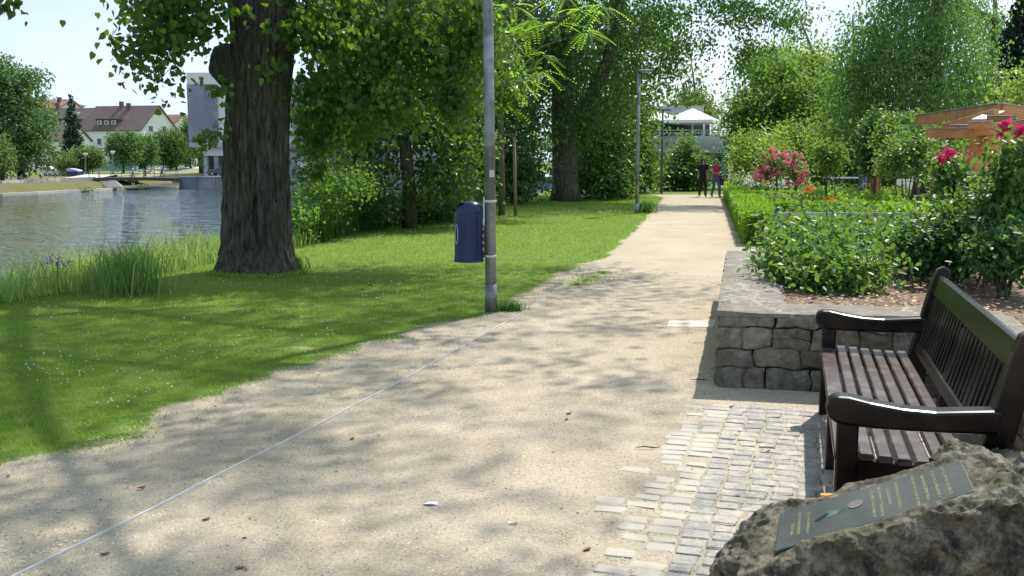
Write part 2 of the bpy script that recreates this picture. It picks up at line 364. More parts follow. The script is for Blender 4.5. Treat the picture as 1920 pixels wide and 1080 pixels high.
# ---- path sheet
m, nt, out = newmat('path_sand'); L = nt.links.new
tc = N(nt, 'ShaderNodeTexCoord'); scol, sfac = sand_nodes(nt, tc)
b = N(nt, 'ShaderNodeBsdfPrincipled', Roughness=.95); b.inputs['Specular IOR Level'].default_value = .15; L(scol, b.inputs['Base Color'])
bp = N(nt, 'ShaderNodeBump', Strength=.6, Distance=.008); L(sfac, bp.inputs['Height']); L(bp.outputs[0], b.inputs['Normal']); L(b.outputs[0], out.inputs[0])
M['sand'] = m
ys = np.concatenate([np.arange(-12, 46, .25)])
def path_left(y): return np.where(y < G(1138, 482).y, strip_x(y), lawn_edge(y))
pl = path_left(ys)+np.where(ys > 16, .05*fnoise(ys, ys, 1.2, 3), 0)
pr = np.where(ys < 7.3, 3.6+0*ys, path_r(ys)+.03+.04*fnoise(ys, ys, 2, 5))
pr = np.where(ys > 41, pr+(ys-41)*3.0, pr)
nseg = 14; T = np.linspace(0, 1, nseg)
PX = pl[:, None]*(1-T)+pr[:, None]*T; PY = np.repeat(ys[:, None], nseg, 1)
Vp = np.stack([PX, PY, np.full(PX.shape, .006)], -1).reshape(-1, 3)
ii = (np.arange(len(ys)-1)[:, None]*nseg+np.arange(nseg-1)[None, :]).ravel()
tag(link('path', npmesh('path', Vp, [np.stack([ii, ii+1, ii+nseg+1, ii+nseg], 1)], True), M['sand']), kind='structure')
# steel edging strip set in the gravel
mb = MB(); yy = np.arange(2.5, 15.4, .3); xs = strip_x(yy)
for i in range(len(yy)-1):
    mb.bar((xs[i]+.006*math.sin(i*1.3), yy[i], .008), (xs[i+1]+.006*math.sin(i*1.3+1.3), yy[i+1], .008), .009, .018)
tag(mb.build('edging_strip', M['steel_edge']), 'thin pale metal edging strip running along the left side of the gravel path', 'edging strip')
# ---- river
m, nt, out = newmat('river_water'); L = nt.links.new
b = N(nt, 'ShaderNodeBsdfPrincipled', Roughness=.02); b.inputs['Base Color'].default_value = (.012, .028, .014, 1); b.inputs['IOR'].default_value = 1.4
tc = N(nt, 'ShaderNodeTexCoord'); mp = N(nt, 'ShaderNodeMapping'); mp.inputs['Scale'].default_value = (.6, 1.7, 1); mp.inputs['Rotation'].default_value = (0, 0, .35); L(tc.outputs['Object'], mp.inputs[0])
n1 = N(nt, 'ShaderNodeTexNoise', Scale=1.1, Detail=2.5, Roughness=.5, Distortion=.8); n2 = N(nt, 'ShaderNodeTexNoise', Scale=.45, Detail=3)
L(mp.outputs[0], n1.inputs['Vector']); L(mp.outputs[0], n2.inputs['Vector'])
ad2 = N(nt, 'ShaderNodeMath', _operation='MULTIPLY_ADD'); ad2.inputs[1].default_value = 1.6; L(n2.outputs['Fac'], ad2.inputs[0]); L(n1.outputs['Fac'], ad2.inputs[2])
bp = N(nt, 'ShaderNodeBump', Strength=1, Distance=.15); L(ad2.outputs[0], bp.inputs['Height']); L(bp.outputs[0], b.inputs['Normal']); L(b.outputs[0], out.inputs[0])
mb = MB(); mb.add([(-700, -60, WZ), (30, -60, WZ), (30, 137, WZ), (-700, 137, WZ)], [(0, 1, 2, 3)])
tag(mb.build('river', m), kind='structure')

# ================================================================ WALL, BED, PAVING
m, nt, out = newmat('rubble_stone'); L = nt.links.new
tc = N(nt, 'ShaderNodeTexCoord'); gi = N(nt, 'ShaderNodeNewGeometry')
ri = ramp(nt, [(0, (.13, .115, .085)), (.3, (.24, .22, .17)), (.6, (.17, .165, .14)), (.8, (.30, .27, .21)), (1, (.15, .13, .10))]); L(gi.outputs['Random Per Island'], ri.inputs[0])
n1 = N(nt, 'ShaderNodeTexNoise', Scale=16, Detail=10, Roughness=.75); L(tc.outputs['Object'], n1.inputs['Vector'])
r1 = ramp(nt, [(.3, g3(.35)), (.5, g3(.9)), (.7, g3(1.35))]); L(n1.outputs['Fac'], r1.inputs[0])
mm = N(nt, 'ShaderNodeMix', _data_type='RGBA', _blend_type='MULTIPLY'); mm.inputs[0].default_value = 1; L(ri.outputs[0], mm.inputs[6]); L(r1.outputs[0], mm.inputs[7])
n2 = N(nt, 'ShaderNodeTexNoise', Scale=3.2, Detail=6, Roughness=.7); L(tc.outputs['Object'], n2.inputs['Vector'])
r2 = ramp(nt, [(.5, g3(0)), (.66, g3(.75))]); L(n2.outputs['Fac'], r2.inputs[0])
mx = N(nt, 'ShaderNodeMix', _data_type='RGBA'); L(r2.outputs[0], mx.inputs[0]); L(mm.outputs[2], mx.inputs[6]); mx.inputs[7].default_value = (.075, .085, .035, 1)
b = N(nt, 'ShaderNodeBsdfPrincipled', Roughness=.92); b.inputs['Specular IOR Level'].default_value = .2; L(mx.outputs[2], b.inputs['Base Color'])
bp = N(nt, 'ShaderNodeBump', Strength=1, Distance=.02); L(n1.outputs['Fac'], bp.inputs['Height']); L(bp.outputs[0], b.inputs['Normal']); L(b.outputs[0], out.inputs[0])
M['stone'] = m
M['mortar'] = pm('dark_mortar', (.06, .055, .045), (.035, .033, .028), 12, .95, .004, 40)
# cap with pale cracks
m, nt, out = newmat('wall_cap'); L = nt.links.new
tc = N(nt, 'ShaderNodeTexCoord'); n1 = N(nt, 'ShaderNodeTexNoise', Scale=11, Detail=12, Roughness=.78); L(tc.outputs['Object'], n1.inputs['Vector'])
r1 = ramp(nt, [(.3, (.10, .09, .07)), (.5, (.22, .20, .165)), (.72, (.36, .33, .28))]); L(n1.outputs['Fac'], r1.inputs[0])
n2 = N(nt, 'ShaderNodeTexNoise', Scale=5, Detail=8, Roughness=.7, Distortion=.5); L(tc.outputs['Object'], n2.inputs['Vector'])
vm = N(nt, 'ShaderNodeMix', _data_type='VECTOR'); vm.inputs[0].default_value = .3; L(tc.outputs['Object'], vm.inputs[4]); L(n2.outputs['Color'], vm.inputs[5])
vo = N(nt, 'ShaderNodeTexVoronoi', Scale=1.6, _feature='DISTANCE_TO_EDGE'); L(vm.outputs[1], vo.inputs['Vector'])
r2 = ramp(nt, [(.0, g3(.75)), (.008, g3(.4)), (.016, g3(0))]); L(vo.outputs['Distance'], r2.inputs[0])
mx = N(nt, 'ShaderNodeMix', _data_type='RGBA'); L(r2.outputs[0], mx.inputs[0]); L(r1.outputs[0], mx.inputs[6]); mx.inputs[7].default_value = (.55, .5, .4, 1)
b = N(nt, 'ShaderNodeBsdfPrincipled', Roughness=.92); L(mx.outputs[2], b.inputs['Base Color'])
bp = N(nt, 'ShaderNodeBump', Strength=.9, Distance=.025); L(n1.outputs['Fac'], bp.inputs['Height']); L(bp.outputs[0], b.inputs['Normal']); L(b.outputs[0], out.inputs[0])
M['cap'] = m
WC = G(1343, 727); WC.z = 0                     # near corner of the wall
WF = G(1365, 470, .56); WF.z = 0                # far end beside the path
WH = .52
wu = (WF-WC).normalized(); wv = Vector((wu.y, -wu.x, 0))       # along the path / away from it
WI = WC+wv*1.47; WE = WI-wu*4.6                # recess corner, then back toward the camera
def rblock(mb, c, size, ax, ay, sd, n=7, amp=.022, rnd=.84):
    """rounded rubble block; ax along, ay depth"""
    c = Vector(c); idx = {}; vs = []; fs = []
    def gv(i, j, k):
        if (i, j, k) not in idx:
            u = Vector((2*i/n-1, 2*j/n-1, 2*k/n-1)); m_ = max(abs(u.x), abs(u.y), abs(u.z)); 
            sp = u.normalized()*m_*1.25; q = u.lerp(sp, 1-rnd)
            q *= 1+amp*4.5*noise.noise(u*1.3+Vector((sd*3.1, sd, 0)))
            p = c+ax*q.x*size[0]/2+ay*q.y*size[1]/2+Vector((0, 0, q.z*size[2]/2))
            p += Vector((noise.noise(p*9), noise.noise(p*9+Vector((5, 0, 0))), noise.noise(p*9+Vector((0, 5, 0)))))*amp+Vector((noise.noise(p*30), noise.noise(p*30+Vector((5, 0, 0))), noise.noise(p*30+Vector((0, 5, 0)))))*.006
            idx[(i, j, k)] = len(vs); vs.append(p)
        return idx[(i, j, k)]
    R = range(n)
    for a in R:
        for b_ in R:
            fs += [(gv(a, b_, 0), gv(a, b_+1, 0), gv(a+1, b_+1, 0), gv(a+1, b_, 0)), (gv(a, b_, n), gv(a+1, b_, n), gv(a+1, b_+1, n), gv(a, b_+1, n)),
                   (gv(a, 0, b_), gv(a+1, 0, b_), gv(a+1, 0, b_+1), gv(a, 0, b_+1)), (gv(a, n, b_), gv(a, n, b_+1), gv(a+1, n, b_+1), gv(a+1, n, b_)),
                   (gv(0, a, b_), gv(0, a, b_+1), gv(0, a+1, b_+1), gv(0, a+1, b_)), (gv(n, a, b_), gv(n, a+1, b_), gv(n, a+1, b_+1), gv(n, a, b_+1))]
    mb.add(vs, fs)
wall = thing('stone_wall', 'low rubble stone wall with a grey cracked flat top around the raised rose bed', 'stone wall', WC)
mb = MB(); core = MB(); rn = random.Random(4)
def face(p0, p1, inward, sd, extra=0):
    L_ = (p1-p0).length; ax = (p1-p0).normalized(); z = -.01
    hs = [.165, .135, .15, .075]
    for ci, h in enumerate(hs):
        x = -.0
        while x < L_-.04:
            w = rn.uniform(.13, .36) if ci < 3 else rn.uniform(.16, .4)
            if x+w > L_-.08: w = L_-x
            dz = rn.uniform(-.008, .012)
            if ci in (1, 2) and w > .24 and rn.random() < .22:
                for q in (0, 1): rblock(mb, p0+ax*(x+w/2)+inward*.09+Vector((0, 0, z+h*(.25+.5*q))), (w*.97, .2, h*.5), ax, inward, rn.random()*50)
            else: rblock(mb, p0+ax*(x+w/2)+inward*(.085+rn.uniform(0, .02))+Vector((0, 0, z+h/2+dz)), (w*.985, .2, h*.98), ax, inward, rn.random()*50)
            x += w
        z += h
face(WC, WI, wu, 1); face(WF, WC, wv, 2); face(WI, WE, wv, 3)
mb.build('rubble_stones', M['stone'], wall, smooth=True)
core.bar(WC+wu*.2+wv*.05+Vector((0, 0, .24)), WI+wu*.2+Vector((0, 0, .24)), .28, .5); core.bar(WC+wv*.2+wu*.35+Vector((0, 0, .237)), WF+wv*.2+Vector((0, 0, .237)), .28, .5); core.bar(WI+wv*.2+wu*.05+Vector((0, 0, .234)), WE+wv*.2+Vector((0, 0, .234)), .28, .5)
core.build('mortar_core', M['mortar'], wall)
# cap: one slab, irregular edge
cap = MB()
out_ = [WF+wu*.1, WC, WI, WE]; inn = [WF+wv*.47+wu*.1, WC+wv*.47+wu*.43, WI+wv*.45+wu*.43, WE+wv*.45]
def rail(pts, n):
    r = []; tot = sum((pts[i+1]-pts[i]).length for i in range(len(pts)-1))
    for i in range(len(pts)-1):
        k = max(2, int(n*(pts[i+1]-pts[i]).length/tot))
        r += [pts[i].lerp(pts[i+1], j/k) for j in range(k)]
    return r+[pts[-1]]
nk = [46, 15, 46]; ra, rb = [], []
for i in range(3):
    for j in range(nk[i]+(i == 2)):
        t = j/nk[i]; ra.append(out_[i].lerp(out_[i+1], t)); rb.append(inn[i].lerp(inn[i+1], t))
nw = 8; vs = []
for layer in (0, 1):
    for i, (a, b_) in enumerate(zip(ra, rb)):
        for k in range(nw+1):
            t = k/nw; p = a.lerp(b_, t)
            j = noise.noise(p*5)*.018+noise.noise(p*17)*.012
            if k in (0, nw): p = p+(b_-a).normalized()*(j-.012 if k == 0 else j*2.5)
            z = WH+.036+.014*noise.noise(p*4)+.006*noise.noise(p*19) if layer == 0 else WH-.005
            if layer == 0 and k == 0: z -= .008
            vs.append((p.x, p.y, z))
nr = len(ra); fs = []
for layer in (0, 1):
    o = layer*nr*(nw+1)
    for i in range(nr-1):
        for k in range(nw):
            q = (o+i*(nw+1)+k, o+i*(nw+1)+k+1, o+(i+1)*(nw+1)+k+1, o+(i+1)*(nw+1)+k); fs.append(q if layer else q[::-1])
o = nr*(nw+1)
for i in range(nr-1):
    for k in (0, nw): fs.append((i*(nw+1)+k, (i+1)*(nw+1)+k, o+(i+1)*(nw+1)+k, o+i*(nw+1)+k))
for k in range(nw):
    for i in (0, nr-1): fs.append((i*(nw+1)+k, i*(nw+1)+k+1, o+i*(nw+1)+k+1, o+i*(nw+1)+k))
cap.add(vs, fs); cap.build('cap', M['cap'], wall)
# raised bed
BZ = .5
M['mulch'] = pm('mulch_soil', (.20, .135, .085), (.10, .065, .04), 14, .95, .02, 30)
p = [WF+wv*.44, WC+wv*.44+wu*.4, WI+wv*.42+wu*.4, WE+wv*.42]
mb = MB(); n = 60
far_r, near_r = WF+wv*9, WE+wv*7
def bed_in(x, y):
    q = Vector((x, y, 0))-WC; a = q.dot(wu); b_ = q.dot(wv)
    return (b_ > .44 and a > .38 and a < (WF-WC).length+.2) or (b_ > 1.47+.4 and a <= .38 and a > -4.6)
L1 = (WF-WC).length
def grid_sheet(mb, o, a0, a1, b0, b1, st, zf):
    na = max(1, int((a1-a0)/st)); nb = max(1, int((b1-b0)/st)); vs = []
    for i in range(na+1):
        for j in range(nb+1):
            q = o+wu*(a0+(a1-a0)*i/na)+wv*(b0+(b1-b0)*j/nb); vs.append((q.x, q.y, zf(q)))
    mb.add(vs, [(i*(nb+1)+j, (i+1)*(nb+1)+j, (i+1)*(nb+1)+j+1, i*(nb+1)+j+1) for i in range(na) for j in range(nb)])
def bedz(q): return BZ+.05*noise.noise(q*1.1)+.02*noise.noise(q*5)
grid_sheet(mb, WC, .38, L1+.1, .42, 9, .12, bedz); grid_sheet(mb, WC, -4.6, .38, 1.47+.4, 9, .12, bedz)
q0, q1 = WC+wu*(L1+.1)+wv*.42, WC+wu*(L1+.1)+wv*9; q2, q3 = q1+wu*1.3, q0+wu*1.3
mb.add([(q0.x, q0.y, BZ), (q1.x, q1.y, BZ), (q2.x, q2.y, .02), (q3.x, q3.y, .02)], [(0, 3, 2, 1)])
tag(mb.build('flower_bed', M['mulch'], smooth=True), kind='structure')
# wood chips
def flakes(name, P, size, mat, rng, shape='oval', flatz=.15, lab=None):
    n = len(P); T, Fs = LEAFT['quad']
    th = rng.uniform(0, 2*PI, n); d = np.stack([np.cos(th), np.sin(th), rng.normal(size=n)*flatz], 1)
    nn = np.stack([rng.normal(size=n)*flatz*2, rng.normal(size=n)*flatz*2, np.ones(n)], 1); nn /= np.linalg.norm(nn, axis=1)[:, None]
    w = np.cross(nn, d); s = (size*rng.uniform(.5, 1.4, n))[:, None, None]
    V = P[:, None, :]+s*(T[None, :, 0:1]*d[:, None, :]+T[None, :, 1:2]*w[:, None, :]*1.2)
    o = link(name, npmesh(name, V.reshape(-1, 3), [(np.arange(n)*4)[:, None]+np.arange(4)[None, :]]), mat)
    return o
rng = np.random.default_rng(8)
n = 16000; a = rng.uniform(-4.5, 4.6, n); b_ = rng.uniform(.45, 6, n); ok = (a > .42) | (b_ > 1.9)
P = np.array(WC)[None, :]+a[ok, None]*np.array(wu)+b_[ok, None]*np.array(wv); P[:, 2] = BZ+.03+rng.uniform(0, .02, len(P))
M['chips'] = leafmat('wood_chip', (.26, .17, .10), (.42, .31, .21), (.1, .08, .05), .05, .8, .2, (.6, .5, .38))
tag(flakes('mulch_chips', P, .035, M['chips'], rng), 'pale brown wood chips spread over the raised bed', 'mulch', kind='stuff')
# ---- cobbles: columns fan slightly, rows across
m, nt, out = newmat('cobble_stone'); L = nt.links.new
tc = N(nt, 'ShaderNodeTexCoord'); gi = N(nt, 'ShaderNodeNewGeometry')
ri = ramp(nt, [(0, (.27, .26, .24)), (.4, (.33, .31, .28)), (.75, (.38, .345, .29)), (1, (.25, .245, .235))]); L(gi.outputs['Random Per Island'], ri.inputs[0])
n1 = N(nt, 'ShaderNodeTexNoise', Scale=45, Detail=8, Roughness=.7); L(tc.outputs['Object'], n1.inputs['Vector'])
r1 = ramp(nt, [(.3, g3(.6)), (.5, g3(1)), (.7, g3(1.2))]); L(n1.outputs['Fac'], r1.inputs[0])
mm = N(nt, 'ShaderNodeMix', _data_type='RGBA', _blend_type='MULTIPLY'); mm.inputs[0].default_value = 1; L(ri.outputs[0], mm.inputs[6]); L(r1.outputs[0], mm.inputs[7])
n2 = N(nt, 'ShaderNodeTexNoise', Scale=11, Detail=7, Roughness=.7); L(tc.outputs['Object'], n2.inputs['Vector'])
r2 = ramp(nt, [(.5, g3(0)), (.62, g3(.9))]); L(n2.outputs['Fac'], r2.inputs[0])
at2 = N(nt, 'ShaderNodeAttribute', _attribute_name='sandy'); mxf = N(nt, 'ShaderNodeMath', _operation='MAXIMUM'); L(r2.outputs[0], mxf.inputs[0]); L(at2.outputs['Fac'], mxf.inputs[1])
mx = N(nt, 'ShaderNodeMix', _data_type='RGBA'); L(mxf.outputs[0], mx.inputs[0]); L(mm.outputs[2], mx.inputs[6]); mx.inputs[7].default_value = (.46, .42, .34, 1)
b = N(nt, 'ShaderNodeBsdfPrincipled', Roughness=.75); L(mx.outputs[2], b.inputs['Base Color'])
bp = N(nt, 'ShaderNodeBump', Strength=.8, Distance=.006); L(n1.outputs['Fac'], bp.inputs['Height']); L(bp.outputs[0], b.inputs['Normal']); L(b.outputs[0], out.inputs[0])
M['cobble'] = m
mb = MB(); rn = random.Random(11)
def cobble(mb, c, w, l, ax, ay, h, r):
    vs = []; 
    for i, u in enumerate((-1, -.84, .84, 1)):
        for j, v in enumerate((-1, -.8, .8, 1)):
            e = (abs(u) == 1)+(abs(v) == 1); z = h*(1 if e == 0 else (.55 if e == 1 else .1)) 
            q = c+ax*u*w/2*(1 if e < 2 else .84)+ay*v*l/2*(1 if e < 2 else .84)
            vs.append((q.x+rn.uniform(-r, r), q.y+rn.uniform(-r, r), z+rn.uniform(-.15, .15)*h-(.004 if e == 2 else 0)))
    mb.add(vs, [(i*4+j, (i+1)*4+j, (i+1)*4+j+1, i*4+j+1) for i in range(3) for j in range(3)])
cu = Vector((.30, .954, 0)).normalized(); cv = Vector((cu.y, -cu.x, 0)); CO = G(1371, 765)
row = -.02; svs = []
while row < 3.4:
    dr = rn.uniform(.086, .104); k = 0
    col = -.005
    while col < 1.7:
        w = rn.uniform(.10, .13)
        c = CO-cu*row+cv*(col+w/2)+cu*.012*math.sin(col*5+row*2)
        cobble(mb, c, w-.010, dr-.008, cv, cu, rn.uniform(.010, .0145), .005)
        col += w
    col = 0; svs.append((len(mb.v), 0))
    for q_, pr_ in enumerate((.97, .72 if row > .5 else .25, .22 if row > 1.4 else .0)):
        w = rn.uniform(.115, .165); col -= w
        if rn.random() > pr_: continue
        c = CO-cu*(row+rn.uniform(-.012, .012))+cv*(col+w/2)+cu*.012*math.sin(row*2); an_ = rn.uniform(-.08, .08)
        cobble(mb, c, w-.014, dr-rn.uniform(.008, .02), (cv+cu*an_).normalized(), (cu-cv*an_).normalized(), rn.uniform(.009, .0125), .008)
    svs[-1] = (svs[-1][0], len(mb.v))
    row += dr
sattr = [0.0]*len(mb.v)
for a_, b_2 in svs:
    for i in range(a_, b_2): sattr[i] = .8
cob = tag(mb.build('cobble_paving', M['cobble'], smooth=False), kind='structure')
at = cob.data.attributes.new('sandy', 'FLOAT', 'POINT'); at.data.foreach_set('value', sattr)
# loose gravel
rng = np.random.default_rng(3)
def pebbles(name, n, ymin, ymax, sz, mat):
    y = ymin+(ymax-ymin)*rng.uniform(0, 1, n)**1.6; x = lawn_edge(y)-.1+rng.uniform(0, 1, n)*(3.2-lawn_edge(y)); x = np.where((y < 7.2), x, np.minimum(x, path_r(y)-.02))
    s = sz*rng.uniform(.4, 1.5, n); T = np.array([(1, 0, 0), (0, 1, 0), (-1, 0, 0), (0, -1, 0), (0, 0, .8)]); th = rng.uniform(0, 6.28, n)
    R = np.stack([np.stack([np.cos(th), -np.sin(th), 0*th], 1), np.stack([np.sin(th), np.cos(th), 0*th], 1), np.stack([0*th, 0*th, 1+0*th], 1)], 1)
    V = np.einsum('nij,kj->nki', R, T)*s[:, None, None]*np.array([1, .75, 1])+np.stack([x, y, np.full(n, .006)], 1)[:, None, :]
    b_ = (np.arange(n)*5)[:, None]; F = np.concatenate([b_+np.array([[i, (i+1) % 4, 4]]) for i in range(4)])
    return link(name, npmesh(name, V.reshape(-1, 3), [F]), mat)
M['grit'] = leafmat('grit', (.20, .18, .15), (.5, .44, .33), (.1, .1, .1), .0, .85, .2, (.6, .55, .46))
tag(pebbles('loose_gravel', 60000, 3.3, 14, .0048, M['grit']), 'fine loose grit strewn over the sandy path', 'gravel', kind='stuff')
# litter, twigs, fallen leaves
n = 420; y = 3.6+10*rng.uniform(0, 1, n)**1.5; k_ = rng.uniform(size=n) < .6
x = np.where(k_, lawn_edge(y)+np.abs(rng.normal(size=n))*.45, lawn_edge(y)+rng.uniform(0, 1, n)*(2.0-lawn_edge(y))); x = np.where(y > 7, np.minimum(x, path_r(y)-.05), x)
M['debris'] = leafmat('debris', (.10, .06, .035), (.22, .14, .08), (.1, .07, .03), .05, .8, .2, (.34, .25, .14))
tag(flakes('leaf_litter', np.stack([x, y, np.full(n, .012)], 1), .018, M['debris'], rng), 'tiny dry leaf and bark crumbs scattered on the gravel', 'leaf litter', kind='stuff')
def litter(name, px, py, poly, mat, lab, cat, th=.002, z=.012, rot=0, grp=None):
    c = G(px, py, z); mb = MB(); cr, sr = math.cos(rot), math.sin(rot)
    pts = [(x*cr-y*sr, x*sr+y*cr, .006*math.sin(i*2.3)) for i, (x, y) in enumerate(poly)]
    mb.extr(pts, (0, 0, th)); o = mb.build(name, mat); o.location = c; tag(o, lab, cat, grp); return o
M['paper'] = pm('paper', (.75, .75, .75), (.6, .62, .64), 30, .7)
M['dryleaf'] = pm('dry_leaf', (.30, .12, .04), (.2, .08, .03), 30, .7)
M['twig'] = pm('twig_bark', (.10, .065, .04), (.06, .04, .025), 30, .9)
M['slab'] = pm('pale_slab', (.55, .52, .45), (.46, .43, .36), 9, .8, .003)
litter('paper_scrap', 808, 944, [(-.035, -.01), (.0, -.02), (.035, -.008), (.03, .014), (-.01, .02), (-.032, .012)], M['paper'], 'crumpled white paper scrap lying in the middle foreground of the path', 'litter')
litter('paper_scrap', 962, 980, [(-.02, -.006), (.02, -.004), (.018, .008), (-.015, .006)], M['paper'], 'tiny pale scrap on the path right of the bigger white paper', 'litter')
litter('paper_scrap', 235 if 0 else 597, 700, [(-.015, -.015), (.015, -.01), (.01, .02), (-.012, .012)], M['paper'], 'tiny white scrap on the bare gravel beside the lawn edge', 'litter')
for i, (px, py, r, lab) in enumerate([(1066, 775, .3, 'orange brown leaf lying out in the sunny middle of the path'), (1062, 786, 1.2, 'curled reddish leaf just in front of the orange brown one on the path'), (196, 1038, .2, 'brown leaf at the bottom left corner of the path by the metal strip'),
        (450, 1064, .1, 'brown leaf at the very bottom of the path left of centre'), (386, 973, .5, 'reddish leaf beside the metal strip in the left foreground'), (1100, 1030, .4, 'brown leaf near the cobbles at the bottom of the photo'), (1440, 846, .6, 'orange leaf on the cobbles beside the bench shadow'), (265, 914, .2, 'rust coloured leaf on the gravel left of the metal strip'), (660, 822, .9, 'small brown leaf on the path below the lamp post with the bin'), (1372, 762, .1, 'brown leaf at the top row of cobbles by the wall shadow')]):
    litter('fallen_leaf', px, py, [(-.02, 0), (-.007, -.009), (.011, -.007), (.021, .002), (.009, .009), (-.009, .008)], M['dryleaf'], lab, 'fallen leaf', rot=r, grp='dead leaves on the path')
for px, py, l, r, lab in [(1215, 839, .13, -.03, 'thin dark twig lying on the sand left of the cobbles'), (1312, 712, .11, .12, 'dark twig on the path right beside the wall corner'), (1350, 690, .16, .3, 'faint twig near the foot of the wall on the sunny path')]:
    c = G(px, py, .016); mb = MB(); d = Vector((math.cos(r), math.sin(r), 0))
    mb.tube([c-d*l/2, c-d*l*.15+Vector((0, 0, .006)), c+d*l*.2, c+d*l/2+Vector((0, .01, 0))], [.002, .004, .004, .002], 6)
    tag(mb.build('twig', M['twig']), lab, 'twig', 'twigs on the path')
c0, c1, c2, c3_ = G(1254, 601, .012), G(1342, 599, .012), G(1338, 613, .012), G(1250, 612, .012)
mb = MB(); mb.extr([c0, c3_, c2, c1], (0, 0, -.03)); tag(mb.build('paving_slab', M['slab'], bevel=.003), 'pale flat slab set in the path beside the stone wall', 'paving slab')
# ================================================================ BENCH
M['bench'] = pm('dark_varnished_wood', (.009, .0045, .0035), (.005, .003, .0025), 9, .27, .002, 70, stretch=(1, 1, 1), spec=.3, c3=(.022, .013, .01), s3=5)
M['bench_seat'] = pm('worn_seat_wood', (.06, .032, .028), (.028, .015, .013), 9, .32, .0025, 80, spec=.5, c3=(.11, .08, .07), s3=9)
P0, P1 = G(1540, 584, .66), G(1566, 742, .66)
bu = Vector((P1.x-P0.x, P1.y-P0.y, 0)); BL = bu.length+.02; bu.normalize(); bw = Vector((-bu.y, bu.x, 0))       # along toward the camera / toward the back
if bw.x < 0: bw = -bw
B0 = Vector((P0.x, P0.y, 0))+bw*.05
def bp_(u, w, z): return B0+bu*u+bw*w+Vector((0, 0, z))
bench = thing('park_bench', 'dark brown wooden park bench with slatted seat and curved armrests beside the stone wall', 'bench', B0)
T_ = .075
def backx(z): return .50+max(0, z-.40)*.26       # back leans
for k, u in enumerate((0.0, BL)):
    mb = MB(); mb.bar(bp_(u, .0, 0), bp_(u, .0, .60), T_, .085, up=bw, bev=.008); mb.build('leg', M['bench'], bench)
    mb = MB()        # back post with rounded head
    prof = [(.47, 0), (.55, 0), (.55+.03, .40), (backx(.9)+.045, .90), (backx(.94)+.035, .945), (backx(.95), .965), (backx(.94)-.035, .945), (backx(.88)-.045, .88), (.47, .42)]
    mb.extr([bp_(u-T_/2, w, z) for w, z in prof], bu*T_); mb.build('back_post', M['bench'], bench, bevel=.008)
    # armrest: deep board, hollow top, rolled nose
    top = [(-.085, .615), (-.08, .65), (-.05, .672), (.0, .672), (.08, .655), (.2, .638), (.32, .634), (.44, .645), (.555, .655)]
    bot = [(.555, .56), (.42, .553), (.25, .55), (.10, .55), (.0, .555), (-.05, .565), (-.078, .585)]
    mb = MB(); mb.extr([bp_(u-.05, w, z) for w, z in top+bot], bu*.10); mb.build('armrest', M['bench'], bench, bevel=.014)
    mb = MB(); mb.bar(bp_(u, .04, .37), bp_(u, .48, .36), .05, .09, bev=.005); mb.build('seat_bearer', M['bench'], bench)
    mb = MB(); mb.bar(bp_(u, .04, .12), bp_(u, .49, .12), .04, .05, bev=.005); mb.build('stretcher', M['bench'], bench)
mb = MB(); mb.bar(bp_(BL/2, .0, 0), bp_(BL/2, .0, .37), T_, .07, up=bw, bev=.008); mb.build('leg', M['bench'], bench)
mb = MB()
prof = [(.47, 0), (.55, 0), (.58, .40), (backx(.78)+.04, .78), (backx(.78)-.01, .78), (.49, .42)]
mb.extr([bp_(BL/2-T_/2, w, z) for w, z in prof], bu*T_); mb.build('back_post', M['bench'], bench, bevel=.006)
mb = MB(); mb.bar(bp_(.0, .0, .365), bp_(BL, .0, .365), .035, .09, bev=.006); mb.build('front_rail', M['bench'], bench)
mb = MB()
sw = [(-.005, .085, .410), (.075, .057, .416), (.146, .057, .412), (.217, .057, .406), (.288, .057, .402), (.359, .057, .400), (.430, .057, .402)]
for w, ww, z in sw: mb.bar(bp_(-.03, w, z+.014), bp_(BL+.03, w, z+.014), ww, .028, bev=.007)
mb.build('seat', M['bench_seat'], bench)
mb = MB(); wn = (bw*.25+Vector((0, 0, 1))).normalized()
# top rail: wide board facing forward-up, lower rail, upright slats in two bays
def onback(u, z, off=0): return bp_(u, backx(z)+off, z)
mb.bar(onback(.03, .85), onback(BL-.03, .85), .045, .125, up=(bw*.26+Vector((0, 0, 1))), bev=.01); mb.build('top_rail', M['bench'], bench)
mb = MB(); mb.bar(onback(.03, .475, .0), onback(BL-.03, .475, .0), .04, .07, up=(bw*.26+Vector((0, 0, 1))), bev=.008); mb.build('lower_rail', M['bench'], bench)
mb = MB()
for h in (0, 1):
    a0 = .05+h*(BL/2); a1 = BL/2-.05+h*(BL/2); n = 12
    for i in range(n):
        u = a0+(a1-a0)*(i+.5)/n; wd = .034 if i not in (5, 6) else .06
        mb.bar(onback(u, .50), onback(u, .80), .018, wd, up=bu, bev=.003)
mb.build('backrest', M['bench'], bench)
